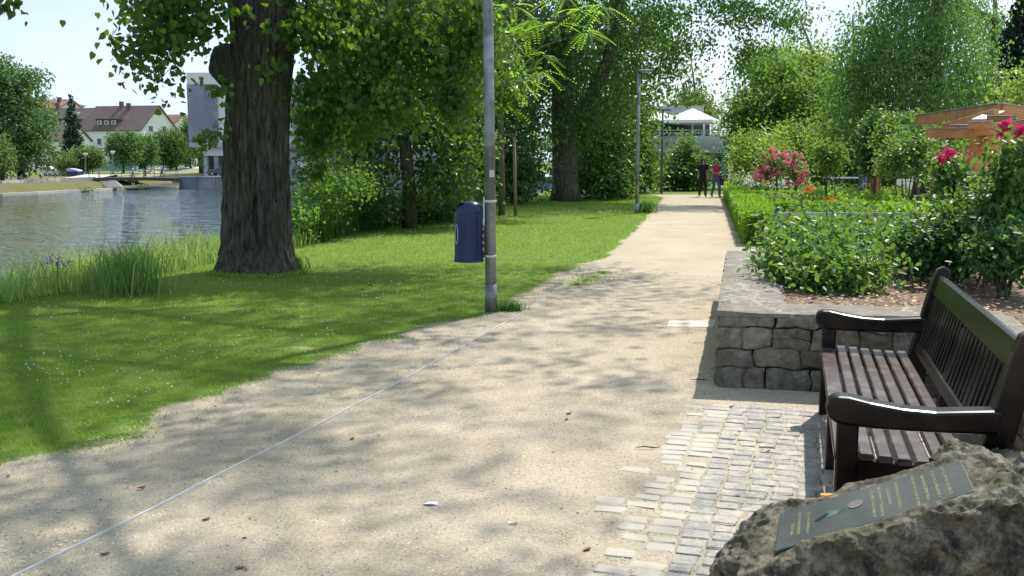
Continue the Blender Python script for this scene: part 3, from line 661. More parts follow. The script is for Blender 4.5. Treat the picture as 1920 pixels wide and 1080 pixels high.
# ================================================================ BOULDER WITH PLAQUE
M['rock'] = None
m, nt, out = newmat('boulder_rock'); L = nt.links.new
tc = N(nt, 'ShaderNodeTexCoord'); n1 = N(nt, 'ShaderNodeTexNoise', Scale=13, Detail=12, Roughness=.78, Distortion=.15); L(tc.outputs['Object'], n1.inputs['Vector'])
r1 = ramp(nt, [(.36, (.012, .011, .008)), (.45, (.085, .075, .052)), (.53, (.21, .185, .13)), (.62, (.37, .335, .25)), (.7, (.58, .54, .45))]); L(n1.outputs['Fac'], r1.inputs[0])
n2 = N(nt, 'ShaderNodeTexNoise', Scale=4, Detail=6); L(tc.outputs['Object'], n2.inputs['Vector'])
r2 = ramp(nt, [(.52, g3(0)), (.68, g3(.4))]); L(n2.outputs['Fac'], r2.inputs[0])
mx = N(nt, 'ShaderNodeMix', _data_type='RGBA'); L(r2.outputs[0], mx.inputs[0]); L(r1.outputs[0], mx.inputs[6]); mx.inputs[7].default_value = (.09, .10, .035, 1)
b = N(nt, 'ShaderNodeBsdfPrincipled', Roughness=.9); L(mx.outputs[2], b.inputs['Base Color'])
bp = N(nt, 'ShaderNodeBump', Strength=1, Distance=.035); L(n1.outputs['Fac'], bp.inputs['Height']); L(bp.outputs[0], b.inputs['Normal']); L(b.outputs[0], out.inputs[0])
M['rock'] = m
K = [G(1452, 1033, .30), G(1462, 962, .335), G(1803, 867, .565), G(1828, 920, .55)]      # BL TL TR BR of the plaque
pn = (K[3]-K[0]).cross(K[1]-K[0]).normalized()
if pn.z < 0: pn = -pn
pc = sum(K, Vector())/4
def plz(x, y): return pc.z-(pn.x*(x-pc.x)+pn.y*(y-pc.y))/pn.z
foot = [(.68, 3.50), (.78, 3.68), (1.02, 3.80), (1.30, 3.72), (1.60, 3.68), (1.95, 3.72), (2.35, 3.6), (2.5, 3.1), (2.2, 2.60), (1.75, 2.74), (1.45, 2.90), (1.15, 3.03), (.84, 3.06), (.67, 3.20)]
def sdpoly(x, y):
    d = 1e9; ins = False; n = len(foot)
    for i in range(n):
        ax, ay = foot[i]; bx, by = foot[(i+1) % n]; ex, ey = bx-ax, by-ay; wx_, wy_ = x-ax, y-ay
        t = max(0, min(1, (wx_*ex+wy_*ey)/(ex*ex+ey*ey))); dx, dy = wx_-ex*t, wy_-ey*t; d = min(d, dx*dx+dy*dy)
        if (ay > y) != (by > y) and x < (bx-ax)*(y-ay)/(by-ay)+ax: ins = not ins
    return math.sqrt(d)*(1 if ins else -1)
Kp = [(k.x, k.y) for k in K]
def inpl(x, y, mg=.02):
    s = 1e9; cx_, cy_ = pc.x, pc.y
    for i in range(4):
        ax, ay = Kp[i]; bx, by = Kp[(i+1) % 4]; nx_, ny_ = by-ay, -(bx-ax); l = math.hypot(nx_, ny_)
        v = ((x-ax)*nx_+(y-ay)*ny_)/l
        if ((cx_-ax)*nx_+(cy_-ay)*ny_) < 0: v = -v
        s = min(s, v)
    return s
boulder = thing('boulder', 'rough dark grey boulder with an inscribed slate plaque in front of the bench', 'boulder', (1.3, 3.3, 0))
nx_, ny_ = 330, 220; x0, x1, y0, y1 = .55, 2.65, 2.55, 3.95; vs = []
for j in range(ny_+1):
    for i in range(nx_+1):
        x = x0+(x1-x0)*i/nx_; y = y0+(y1-y0)*j/ny_
        sd = sdpoly(x, y)+.03*noise.noise((x*6, y*6, 3)); t = plz(x, y)
        cr = noise.multi_fractal((x*5, y*5, t*5), .9, 2.1, 6)
        vor = noise.voronoi((x*4.5, y*4.5, 2))[0][0]
        q = inpl(x, y); k = max(0, min(1, (-q-.008)/.10))
        z = min(t, .62+.3*(min(1.85, x)-1.45) if x > 1.45 else 9)
        top = .66-.25*max(0, x-1.65)
        z = min(z, top)
        z += k*(.045*cr-.035+.13*vor+.03*noise.noise((x*14, y*14, 0))+.016*abs(noise.noise((x*30, y*30, 0)))) - (.012 if q > .008 else 0)
        bd_ = ((x-K[1].x)*(K[2].y-K[1].y)-(y-K[1].y)*(K[2].x-K[1].x))/math.hypot(K[2].x-K[1].x, K[2].y-K[1].y)
        bd_ = max(0, -bd_)        # how far behind the plaque's upper edge
        z = min(z, t+.014+.03*noise.noise((x*9, y*9, 4))-.75*max(0, bd_-.03)*(1 if x < 1.5 else max(0, 1-(x-1.5)/.25)))
        if x < .95: z -= .05*(.95-x)/.2
        fr_ = .055 if y < 3.35 else .11
        e = max(0, min(1, sd/fr_+.35*noise.noise((x*9, y*9, 7)))) if sd < .16 else 1
        z = z*(1-(1-e)**2.2) if sd > 0 else -.05
        z = max(z, -.05)
        dx = .035*noise.noise((x*7, y*7, z*9)); dy = .045*noise.noise((x*7+9, y*7, z*9))
        w_ = k if q < 0 else 0
        z = min(z, .585+.03*noise.noise((x*8, y*8, 1))-.28*max(0, x-1.62))
        vs.append((x+dx*w_, y+dy*w_, z))
mb = MB(); mb.add(vs, [(j*(nx_+1)+i, j*(nx_+1)+i+1, (j+1)*(nx_+1)+i+1, (j+1)*(nx_+1)+i) for j in range(ny_) for i in range(nx_)])
nb_ = len(mb.v); NX = nx_+1; rim = [i for i in range(NX)]+[j*NX+nx_ for j in range(1, ny_+1)]+[ny_*NX+i for i in range(nx_-1, -1, -1)]+[j*NX for j in range(ny_-1, 0, -1)]
mb.v += [(mb.v[i][0], mb.v[i][1], -.15) for i in rim]; nr_ = len(rim)
mb.f += [(rim[k], nb_+k, nb_+(k+1) % nr_, rim[(k+1) % nr_]) for k in range(nr_)]+[tuple(range(nb_, nb_+nr_))[::-1]]
to = bpy.data.objects.new('tmp', mb.mesh('tmp')); C.objects.link(to); rm = to.modifiers.new('r', 'REMESH'); rm.mode = 'VOXEL'; rm.voxel_size = .0085
bpy.context.view_layer.update(); me = bpy.data.meshes.new_from_object(to.evaluated_get(bpy.context.evaluated_depsgraph_get())); bpy.data.objects.remove(to)
vv = [v.co.copy() for v in me.vertices]; nrm_ = [v.normal.copy() for v in me.vertices]; ff = [tuple(p_.vertices) for p_ in me.polygons]; bpy.data.meshes.remove(me)
def rid(p, s): return 1-2.2*abs(noise.noise(p*s))
mb = MB()
for p, nn2 in zip(vv, nrm_):
    k = max(0, min(1, (-inpl(p.x, p.y)-.012)/.07)) if p.z > -.03 else 0
    if k:
        bed = math.sin((p.z*.9+p.x*.25+.06*noise.noise(p*4))*95)*.004
        d = .026*rid(p, 4.5)+.02*rid(p+Vector((3, 1, 2)), 10)+.013*rid(p+Vector((1, 5, 2)), 23)+.008*noise.noise(p*48)+bed-.034
        p = p+nn2*d*k
    mb.v.append(tuple(p))
mb.f = [f for f in ff if max(mb.v[i][2] for i in f) > -.02]
mb.build('rock', M['rock'], boulder, smooth=False)
M['slate'] = pm('slate', (.068, .077, .072), (.042, .05, .047), 10, .42, .001, 60, c3=(.085, .095, .09), s3=2.5, spec=.4)
M['gold'] = pm('gold_lettering', (.36, .32, .17), (.26, .23, .13), 20, .5)
M['verdigris'] = pm('green_inlay', (.07, .15, .115), (.06, .10, .085), 25, .6)
M['redstone'] = pm('reddish_inlay', (.15, .12, .115), (.10, .09, .09), 25, .7)
mb = MB(); Kq = [k-pn*((k-pc).dot(pn)) for k in K]; mb.extr([k-pn*.03 for k in Kq], pn*.032); plq = mb.build('plaque', M['slate'], boulder, bevel=.002)
def PQ(s, t, h=.0026):        # s along the long side from the low end, t across from the near side
    a = Kq[0].lerp(Kq[3], s); b_ = Kq[1].lerp(Kq[2], s); return a.lerp(b_, t)+pn*h
mb = MB(); rn = random.Random(9); lastg = 0
for s, t0, t1 in [(.085, .28, .55), (.12, .25, .85), (.17, .2, .75), (.515, .1, .86), (.555, .05, .9), (.60, .3, .8), (.645, .12, .88), (.735, .06, .9), (.785, .12, .86), (.84, .1, .88), (.895, .12, .95)]:
    g_ = 0 if s < .3 else (1 if s < .7 else 2)
    if g_ != lastg: mb.build('gold_lettering', M['gold'], plq); mb = MB(); lastg = g_
    t = t0
    while t < t1:
        w = rn.uniform(.018, .034)
        for q in range(rn.choice((1, 2, 2))):
            a = PQ(s+rn.uniform(-.008, .006), t); b_ = PQ(s+rn.uniform(-.006, .010), t+w)
            mb.bar(a, b_, .0024, .0012, up=pn)
        a = PQ(s-.008, t+w*.5); b_ = PQ(s+.008, t+w*.5); mb.bar(a, b_, .0022, .0012, up=pn)
        t += w+.012+(.02 if rn.random() < .2 else 0)
mb.build('gold_lettering', M['gold'], plq)
mb = MB()
for i in range(9):
    a = PQ(.37, .55); ang = -.9+i*.22; b_ = PQ(.37-.11*math.cos(ang*.7), .55+.16*math.sin(ang*.7)); mb.bar(a, b_, .004, .0012, up=pn)
mb.build('green_inlay', M['verdigris'], plq)
mb = MB(); mb.extr([PQ(.385+.04+.042*math.cos(t), .60+.10*math.sin(t)) for t in [k*PI/6 for k in range(12)]], pn*.002); mb.build('reddish_inlay', M['redstone'], plq)
tag_o = MB(); c = G(1548, 930, .44); tag_o.extr([c+Vector((x, y, 0)) for x, y in [(-.02, -.006), (.0, -.012), (.025, .0), (.018, .014), (-.014, .01)]], (0, 0, .006))
tag(tag_o.build('fallen_leaf', M['orange_petal']), 'bright orange leaf caught on the top edge of the boulder', 'fallen leaf', 'dead leaves on the path')
# ================================================================ LAMP POSTS AND BIN
def lamp(base, h, r, label, lean=(0, 0), col='galv', detail=True, headw=.55, hd=1):
    t = thing('street_lamp', label, 'street lamp', base, 'lamp posts along the path')
    top = Vector(base)+Vector((lean[0], lean[1], h)); b0 = Vector(base)
    def at(z): return b0.lerp(top, z/h)
    mb = MB(); mb.tube([at(-.1), at(h*.5), at(h)], [r, r*.92, r*.8], 20 if detail else 10); mb.build('pole', M[col], t, smooth=True)
    if detail:
        mb = MB(); mb.tube([at(-.05), at(.30)], [r*1.1, r*1.08], 20); mb.build('base_sleeve', M['galv'], t, smooth=True)
    mb = MB(); a = at(h); mb.box(a+Vector((hd*headw*.42, 0, .03)), (headw, .24, .07)); mb.build('lamp_head', M[col], t, bevel=.02)
    mb = MB(); mb.box(a+Vector((hd*headw*.48, 0, -.012)), (headw*.6, .18, .012)); mb.build('diffuser', M['sticker'], t)
    return t
LB = G(921, 585); 
ld = Vector((A(915, 0, LB.y).x-LB.x, 0, 0)); zt = A(915, 0, LB.y).z
lp = lamp(LB, 4.4, .060, 'tall grey lamp post carrying the blue litter bin at the edge of the lawn', (ld.x*4.4/zt, 0))
mb = MB(); q = Vector((LB.x+.012, LB.y-.062, 1.46)); mb.box(q, (.05, .004, .075)); mb.build('sticker', M['sticker'], lp)
t = lp
binr = .152; scale_ = LB.y/FPX
BC = A(880, 488, LB.y); bz0, bz1 = A(880, 488, LB.y).z, A(880, 376, LB.y).z; BCx, BCy = BC.x-.005, LB.y-.02
bn = thing('litter_bin', 'dark blue rounded litter bin strapped to the near lamp post', 'litter bin', (BCx, BCy, bz0))
H_ = bz1-bz0
# body leans a little; oval
n = 40; mb = MB(); prof = [(binr*.98, 0), (binr*1.0, .01), (binr*.99, .03), (binr*.97, .06), (binr*.985, H_*.5), (binr, H_*.76), (binr*.99, H_*.80)]
def ring(r, z, fl=0): return [(BCx+r*math.cos(2*PI*k/n)*1.0, BCy+r*math.sin(2*PI*k/n)*.92, bz0+z+fl*math.cos(2*PI*k/n)) for k in range(n)]
vs = []
for r, z in prof: vs += ring(r, z)
fs = [(i*n+k, i*n+(k+1) % n, (i+1)*n+(k+1) % n, (i+1)*n+k) for i in range(len(prof)-1) for k in range(n)]+[tuple(range(n))[::-1]]
mb.add(vs, fs); mb.build('body', M['bin_blue'], bn, smooth=True)
mb = MB(); prof = [(binr*1.0, H_*.79), (binr*1.005, H_*.82), (binr*.96, H_*.87), (binr*.84, H_*.92), (binr*.62, H_*.965), (binr*.3, H_*.995), (.004, H_)]
vs = []
for r, z in prof: vs += [(BCx+r*math.cos(2*PI*k/n)+.02*(z-H_*.79)/(H_*.2), BCy+r*math.sin(2*PI*k/n)*.92, bz0+z) for k in range(n)]
fs = [(i*n+k, i*n+(k+1) % n, (i+1)*n+(k+1) % n, (i+1)*n+k) for i in range(len(prof)-1) for k in range(n) if not (i in (1, 2, 3) and 18 <= k <= 25)]+[tuple(range((len(prof)-1)*n, len(prof)*n))]
mb.add(vs, fs); mb.build('hood', M['bin_blue'], bn, smooth=True)
mb = MB(); mb.lathe([(binr*.9, H_*.78), (binr*.85, H_*.88), (binr*.45, H_*.94)], (BCx+.005, BCy, bz0), 24); mb.build('opening_liner', M['black'], bn)
mb = MB(); mb.lathe([(binr*.97, -.012), (binr*1.04, -.01), (binr*1.04, .012), (binr*.99, .016)], (BCx, BCy, bz0), 40, 1, .92); mb.build('bottom_rim', M['bin_blue'], bn, smooth=True)
mb = MB()
for tt in range(24):       # oval printed outline on the side away from the post
    def lp_(a):
        zz = bz0+H_*.45+.10*math.sin(a); th = PI+.62+.17*math.cos(a); r = binr*1.004
        return Vector((BCx+r*math.cos(th), BCy+r*math.sin(th)*.92, zz))
    mb.bar(lp_(tt*PI/12), lp_((tt+1)*PI/12), .006, .003, up=(math.cos(PI+.6), math.sin(PI+.6), 0))
mb.build('oval_emblem', M['white_mark'], bn)
mb = MB(); px_ = LB.x-.068
mb.box((px_-.012, LB.y-.02, bz0+H_*.36), (.03, .05, H_*.62)); mb.box((px_-.02, LB.y-.02, bz0+.06), (.06, .03, .04)); mb.box((px_-.02, LB.y-.02, bz0+H_*.63), (.06, .03, .04)); mb.build('bracket', M['black'], bn)
mb = MB()
for k in range(5): mb = MB(); mb.box((px_-.012, LB.y-.048, bz0+.12+k*.072), (.008, .008, .03)); mb.build('rivet', M['steel_edge'], bn)
mb = MB()
mb.box((px_-.004, LB.y-.045, bz0+H_*.82), (.014, .012, .30)); mb.build('lock_rail', M['steel_edge'], bn)
for z in (bz0+.045, bz0+H_*.99):
    mb = MB(); mb.lathe([(.066, -.012), (.069, -.010), (.069, .010), (.066, .012)], (LB.x+ld.x*z/zt, LB.y, z), 24); mb.box((LB.x+ld.x*z/zt+.02, LB.y-.072, z), (.035, .012, .022)); mb.build('strap', M['steel_edge'], bn)
b2 = G(1194, 400); lamp(b2, A(1194, 133, b2.y).z-0.03, .058, 'second lamp post, grey, standing on the lawn edge halfway along the path', (0, 0), detail=True, headw=.42)
b3 = G(1240, 363.5); lamp(b3, A(1240, 207, b3.y).z, .055, 'farthest lamp post, dark and slim, before the shrubs at the path end', (0, 0), 'galv_dark', False, .42)
# ================================================================ NEAR POPLAR
TY = G(488, 508).y
def tr(px0, px1, py):
    a, b_ = A(px0, py, TY), A(px1, py, TY); return Vector(((a.x+b_.x)/2, TY, a.z)), (b_.x-a.x)/2
prof = [tr(412, 562, 514), tr(417, 549, 485), tr(419, 545, 450), tr(421, 542, 400), tr(425, 538, 300), tr(430, 540, 200), tr(432, 546, 130), tr(444, 548, 60), tr(452, 549, 0)]
pts = [p[0] for p in prof]; rr = [p[1] for p in prof]
pts[0].z = -.12; pts += [Vector((pts[-1].x+.02, TY, 5.2)), Vector((pts[-1].x-.0, TY+.1, 7.5)), Vector((pts[-1].x+.2, TY+.2, 11)), Vector((pts[-1].x+.1, TY+.3, 15))]; rr += [.34, .28, .19, .08]
poplar = thing('poplar_tree', 'huge poplar with furrowed bark and a round burl, on the lawn at left', 'tree', (pts[0].x, TY, 0))
mb = MB(); nth = 170
zs = np.concatenate([np.arange(-.12, 5, .035), np.arange(5, 15, .25)]); pz = [p.z for p in pts]
vs = []
for z in zs:
    cx_ = np.interp(z, pz, [p.x for p in pts]); cy_ = np.interp(z, pz, [p.y for p in pts]); r = np.interp(z, pz, rr)
    for k in range(nth):
        t = 2*PI*k/nth; ux, uy = math.cos(t), math.sin(t)
        f = noise.noise((ux*4.2+.35*math.sin(z*1.1), uy*4.2, z*.55)); g = noise.noise((ux*11, uy*11, z*1.6+5)); h_ = noise.noise((ux*26, uy*26, z*5))
        ridge = (1-abs(f)*3.2)*.030+(1-abs(g)*2.6)*.034+h_*.016
        fl = .34*max(0, .6-z)**2*(1+1.8*noise.noise((ux*2.2, uy*2.2, 1)))
        rr_ = r*(1+.05*noise.noise((ux*1.2, uy*1.2, z*.4)))+ridge-.02+fl*.6
        vs.append((cx_+ux*rr_, cy_+uy*rr_, z))
m_ = len(zs); mb.add(vs, [(i*nth+k, i*nth+(k+1) % nth, (i+1)*nth+(k+1) % nth, (i+1)*nth+k) for i in range(m_-1) for k in range(nth)])
# second stem left of the fork
s0, sr = tr(436, 478, 120); s1, _ = tr(433, 468, 0)
sp = [s0-Vector((-.05, .0, .8)), s0, s1, Vector((s1.x-.25, TY, 5.5)), Vector((s1.x-1.0, TY+.3, 8)), Vector((s1.x-1.8, TY+.5, 12))]
def ridged(mb, pts, rad, n, seg, amp):
    P_ = []; R_ = []
    for i in range(len(pts)-1):
        for j in range(seg): P_.append(pts[i].lerp(pts[i+1], j/seg)); R_.append(rad[i]+(rad[i+1]-rad[i])*j/seg)
    P_.append(pts[-1]); R_.append(rad[-1]); s = len(mb.v); mb.tube(P_, R_, n, caps=False)
    for i in range(s, len(mb.v)):
        v = Vector(mb.v[i]); c_ = P_[(i-s)//n]; d = (v-c_); l = d.length
        if l > 1e-5: mb.v[i] = tuple(c_+d*(1+amp/l*(noise.noise((d.x/l*3, d.y/l*3, v.z*.8))*1.6+noise.noise((d.x/l*9, d.y/l*9, v.z*2.5)))))
ridged(mb, sp, [.2, .17, .155, .14, .10, .05], 30, 14, .025)
# burl
bc, br = tr(396, 440, 122)
mb.ball(bc+Vector((.07, -.02, -.0)), (.25, .27, .30), 40, 28, .16, 3, 3.2)
tops = [Vector((pts[-4].x, TY, 5.2)), Vector((pts[-3].x, TY, 7.5)), Vector((pts[-2].x, TY+.2, 11)), sp[3], sp[4]]
# crown clumps: (a) unseen above the view, placed along sun rays to shape the dappled shade; (b) the low hanging sprays in view
SUN = Vector((.532*math.cos(math.radians(52.9)), .847*math.cos(math.radians(52.9)), math.sin(math.radians(52.9))))
rng = np.random.default_rng(21)
def pyx(x, y):
    t = Vector((x, y, 0)); d = Vector((x, y, -CAMH)); f = d.y*cP+(-CAMH)*(-sP); 
    return 960+FPX*x/f, 540-FPX*(d.y*sP+(-CAMH)*cP)/f
def shade(x, y):
    if y < 1.5: return .6
    px, py = pyx(x, y)
    if px > 1930 or y > 17.5: return 0
    line = np.interp(px, [-400, 0, 200, 420, 560, 900, 1100, 1360], [560, 565, 545, 505, 495, 497, 492, 490])
    if py < line+4: return 0
    if px > 1225 and py > 560: return 0.0
    if px > 1150 and py > 620: return .16
    if px > 1360: return 0
    e = float(lawn_edge(y))
    if x < e: return .95 if not (px < 90 and 560 < py < 640) else .8
    if py < 620: return .8
    if py < 740: return .30 if px > 760 else .8
    return .74 if px < 900 else .5
Cl = []
k = 0
while len(Cl) < 760 and k < 90000:
    k += 1; x, y = rng.uniform(-15, 2.2), rng.uniform(-2, 17.5)
    s = shade(x, y)
    if rng.uniform() > s: continue
    h = rng.uniform(6.0, 14.5); p = Vector((x, y, 0))+SUN*(h/SUN.z)
    rad = math.hypot(p.x-pts[0].x, p.y-TY)
    if rad > 11.5-abs(h-8)*.4: continue
    if p.y > 3 and p.z < 1.6+p.y*.178+.75: continue       # keep above what hangs in view
    Cl.append(tuple(p))
Cl = np.array(Cl)
Pl = scatter(Cl, 105, .66, rng, .6)
Pl = Pl[(Pl[:, 2] > 1.9+Pl[:, 1]*.178) | (Pl[:, 1] < 1)]
hang = [E(300, 10, 13.6, 70, 60, .7), E(385, 10, 13.8, 50, 40, .7), E(290, 95, 13.2, 55, 30, .4), E(330, 60, 13.5, 60, 40, .6), E(250, 90, 13.1, 25, 14, .3), E(300, 135, 13.2, 16, 28, .2),
        E(350, 40, 13.6, 60, 40, .5)]
hr = [E(600, 40, 14.2, 70, 70, .9), E(700, 60, 15, 110, 90, 1.2), E(820, 90, 15.5, 95, 110, 1.2), E(610, 170, 14.6, 75, 60, .8), E(720, 190, 15, 80, 60, .9), E(890, 60, 15.5, 60, 90, .9), E(590, 250, 14.8, 45, 60, .5), E(640, 270, 15, 50, 30, .5), E(860, 190, 15.3, 45, 50, .5)]
hf = [E(455, 20, 13.35, 22, 14, .1), E(500, 125, 13.4, 12, 8, .06), E(500, 45, 13.4, 16, 10, .06), E(440, 60, 13.3, 10, 10, .06)]
tw = [E(375, 192, 13.3, 16, 8, .12), E(415, 165, 13.4, 12, 12, .12), E(420, 195, 13.3, 10, 14, .1), E(378, 272, 13.2, 14, 12, .15), E(405, 255, 13.2, 20, 14, .2), E(418, 235, 13.3, 10, 22, .12), E(372, 298, 13.2, 20, 8, .15), E(360, 150, 13.3, 14, 7, .1), E(285, 150, 13.1, 10, 22, .1), E(230, 75, 13, 14, 10, .1), E(595, 320, 14.5, 14, 12, .1), E(15, 12, 11, 28, 16, .2)]
c1_ = clus(hang, 95, rng, .1); c2_ = clus(hr, 270, rng, .1); c3_ = clus(tw, 38, rng, .1); c4_ = clus(hf, 8, rng, .2)
Ph = np.concatenate([scatter(c1_, 20, .36, rng, .8), scatter(c2_, 36, .27, rng, 1.0), scatter(c3_, 6, .13, rng, .8), scatter(c4_, 6, .14, rng, .8)])
limbs(mb, tops, Cl, rng, 46, .12, 7, 7)
upper = [Vector((p[0]*.5+pts[6].x*.5, TY, 5.3)) for p in (c1_[0], c2_[0])]
limbs(mb, tops[:1]+[sp[3]], c2_, rng, 50, .024, 6, 5); limbs(mb, [sp[3]], c1_, rng, 16, .03, 6, 5)
for q in c3_[::2]:      # hanging twigs
    q = Vector(q); a_ = q+Vector((rng.normal()*.12+.12, .1, rng.uniform(.12, .32))); mb.tube([a_, a_.lerp(q, .5)+Vector((.05, 0, .08)), q], [.006, .005, .003], 5, caps=False)
mb.build('trunk', M['bark_poplar'], poplar, smooth=True)
leaves('crown', np.concatenate([Pl, Ph]), .086, M['poplar_leaf'], poplar, 'heart', .25, .7, rng)
# ================================================================ GRASS, REEDS, CLOVER
def blades(name, x, y, z, h, w, mat, rng, lean=.35, seg=1):
    n = len(x); th = rng.uniform(0, 2*PI, n); la = rng.uniform(0, 2*PI, n); ln = lean*h*rng.uniform(.3, 1.4, n)
    base = np.stack([x, y, z], 1); s = np.stack([np.cos(th), np.sin(th), 0*th], 1)*(w/2)[:, None]
    tip = base+np.stack([np.cos(la)*ln, np.sin(la)*ln, h], 1)
    if seg == 1:
        V = np.stack([base-s, base+s, tip], 1).reshape(-1, 3); F = [(np.arange(n)*3)[:, None]+np.arange(3)[None, :]]
    else:
        mid = base+np.stack([np.cos(la)*ln*.28, np.sin(la)*ln*.28, h*.58], 1)
        tip[:, 2] -= (ln*.35)
        V = np.stack([base-s, base+s, mid+s*.8, mid-s*.8, tip], 1).reshape(-1, 3); b_ = (np.arange(n)*5)[:, None]
        F = [b_+np.array([[0, 1, 2, 3]]), b_+np.array([[3, 2, 4]])]
    return link(name, npmesh(name, V, F), mat)
rng = np.random.default_rng(31)
def bare_at(x, y):
    s = sm((x-lawn_edge(y))/(.95-.03*np.minimum(y, 18))+.55+.3*fnoise(x, y, 2.3, 1))
    wx_ = np.interp(y, [9.0, 10.4, 12.5, 15.0], [G(930, 600).x+.1, G(985, 560).x, G(1040, 520).x-.05, G(1110, 495).x])
    s = np.maximum(s, .95*np.exp(-((x-wx_)/.3)**2)*((y > 9.3) & (y < 15.6)))
    a, c = G(560, 655), G(700, 605); e_ = G(480, 535)
    s = np.maximum(s, .6*np.exp(-(((x-a.x)/.45)**2+((y-a.y)/.18)**2))); s = np.maximum(s, .5*np.exp(-(((x-c.x)/.6)**2+((y-c.y)/.16)**2)))
    return np.maximum(s, .3*np.exp(-(((x-e_.x)/1.2)**2+((y-e_.y)/.35)**2)))
n = 620000; d = 3.6+(46-3.6)*rng.uniform(0, 1, n)**2.1; x = -d*.56+rng.uniform(0, 1, n)*(d*.9+1); 
ok = (x < lawn_edge(d)+.25) & (x > bank_x(d)-.3); x, d = x[ok], d[ok]
u = rng.uniform(size=len(x)); ok = u > bare_at(x, d)*1.15; x, d = x[ok], d[ok]
k = 1+np.maximum(0, d-7)*.075; tuft = .6+.8*np.abs(fnoise(x, d, 6, 4))
h = .030*tuft*(1+.5*rng.uniform(-1, 1, len(x)))*(1+np.maximum(0, d-8)*.012)
gz = .02*fnoise(x, d, .8, 2)*sm((lawn_edge(d)-x)/.6)
tag(blades('lawn_grass', x, d, gz, h, .0052*k, M['grass'], rng, .8), 'short mown lawn grass between the path and the river', 'grass', kind='stuff')
# tufts along the bare edge
def tufts(name, cs, mat, lab, cat, hh=.14, n_=160, rad=.12, w=.007, kind=None, lean=.9):
    xs, ys, hs = [], [], []
    for c in cs:
        r = np.abs(rng.normal(size=n_))*rad*.5; t = rng.uniform(0, 6.28, n_); xs.append(c[0]+r*np.cos(t)); ys.append(c[1]+r*np.sin(t)); hs.append(hh*rng.uniform(.4, 1.1, n_))
    x_, y_, h_ = map(np.concatenate, (xs, ys, hs))
    return tag(blades(name, x_, y_, 0*x_, h_, w+0*x_, mat, rng, lean, 2), lab, cat, kind=kind)
c = G(955, 583); tufts('grass_tuft', [(c.x, c.y), (c.x+.08, c.y+.02), (c.x-.08, c.y)], M['weed_dark'], 'dark green grass tuft on the gravel just right of the near lamp post', 'grass tuft', .13, 140, .13)
c = G(1200, 398); tufts('weed_tuft', [(c.x+.1, c.y-.15), (c.x+.22, c.y-.1)], M['mid_leaf'], 'green weeds at the foot of the second lamp post', 'weeds', .5, 90, .35, .03)
c = G(1030, 535); tufts('grass_tuft', [(c.x+.35, c.y), (c.x+.5, c.y+.4), (c.x+.65, c.y+.8), (c.x+.8, c.y+1.3)], M['grass'], 'grass strip between the bare streak and the metal edging of the path', 'grass', .06, 260, .34, .006, 'stuff')
# poplar foot shoots
c = G(490, 513); tufts('grass_tuft', [(c.x+.62*math.cos(a_), c.y-.1+.5*math.sin(a_)) for a_ in [3.3, 3.7, 4.1, 4.5, 4.9, 5.3, 5.7, 6.1]], M['grass'], 'fringe of longer grass round the foot of the big poplar', 'grass', .10, 120, .22, .008, 'stuff')
c = G(548, 505); tufts('grass_tuft', [(c.x+.03, c.y-.1), (c.x-.02, c.y-.25)], M['weed_dark'], 'dark grass growing against the right foot of the big poplar', 'grass tuft', .3, 160, .3, .012)
# clover
def dots(name, x, y, z, r, mat, lab, cat):
    n = len(x); T = np.array([(1, 0, 0), (0, 1, 0), (-1, 0, 0), (0, -1, 0), (0, 0, 1), (0, 0, -1)]); V = np.stack([x, y, z], 1)[:, None, :]+T[None]*np.asarray(r)[:, None, None]
    b_ = (np.arange(n)*6)[:, None]; F = np.concatenate([b_+np.array([[i, (i+1) % 4, 4]]) for i in range(4)]+[b_+np.array([[(i+1) % 4, i, 5]]) for i in range(4)])
    return tag(link(name, npmesh(name, V.reshape(-1, 3), [F]), mat), lab, cat, kind='stuff')
n = 5200; d = 4.5+30*rng.uniform(0, 1, n)**1.5; x = -d*.5+rng.uniform(0, 1, n)*d*.75
ok = (x < lawn_edge(d)-.3) & (x > bank_x(d)) & (fnoise(x, d, 1.1, 6)+.25*rng.normal(size=n) > .0) & (bare_at(x, d) < .3); x, d = x[ok], d[ok]
dots('clover_flowers', x, d, .035+.02*rng.uniform(size=len(x)), .0075*(1+np.maximum(0, d-10)*.05)*rng.uniform(.5, 1.3, len(x)), M['white_petal'], 'small white clover heads dotted over the lawn', 'clover')
# reeds and long grass down the bank
n = 80000; y = 6+26*rng.uniform(0, 1, n)**.9; dist = rng.uniform(-.15, 2.6, n); x = bank_x(y)-dist+.12*rng.normal(size=n)
dens = .55+.6*fnoise(x, y, .9, 9); ok = rng.uniform(size=n) < dens+.25; x, y, dist = x[ok], y[ok], dist[ok]
z = terr(x, y); clump = .5+.5*fnoise(x*1.0, y, 1.6, 3)
hmax = (.38+.62*sm(dist/1.1))*(.65+.7*np.clip(clump, 0, 1)); hmax = np.minimum(hmax, 1.15)
ok = y < 19; 
tag(blades('bank_reeds', x[ok], y[ok], z[ok], (hmax*rng.uniform(.5, 1.1, len(x)))[ok], (.009+.006*rng.uniform(size=len(x)))[ok], M['reed'], rng, .45, 2), 'pale green tall grass and reeds on the river bank', 'reeds', kind='stuff')
ok = ~ok
tag(blades('bank_weeds', x[ok], y[ok], z[ok], (1.0*rng.uniform(.5, 1.1, len(x)))[ok], (.018+0*x)[ok], M['weed_dark'], rng, .5, 2), 'dark lush long grass below the shrubs along the water', 'long grass', kind='stuff')
M['reed_dark'] = leafmat('reed_dark', (.10, .2, .045), (.17, .29, .075), (.32, .5, .11), .38, .6, .2)
rc = A(240, 500, 12.0); xs, ys = [], []
n = 380; x = rc.x+rng.normal(size=n)*.2; y = rc.y+rng.normal(size=n)*.25
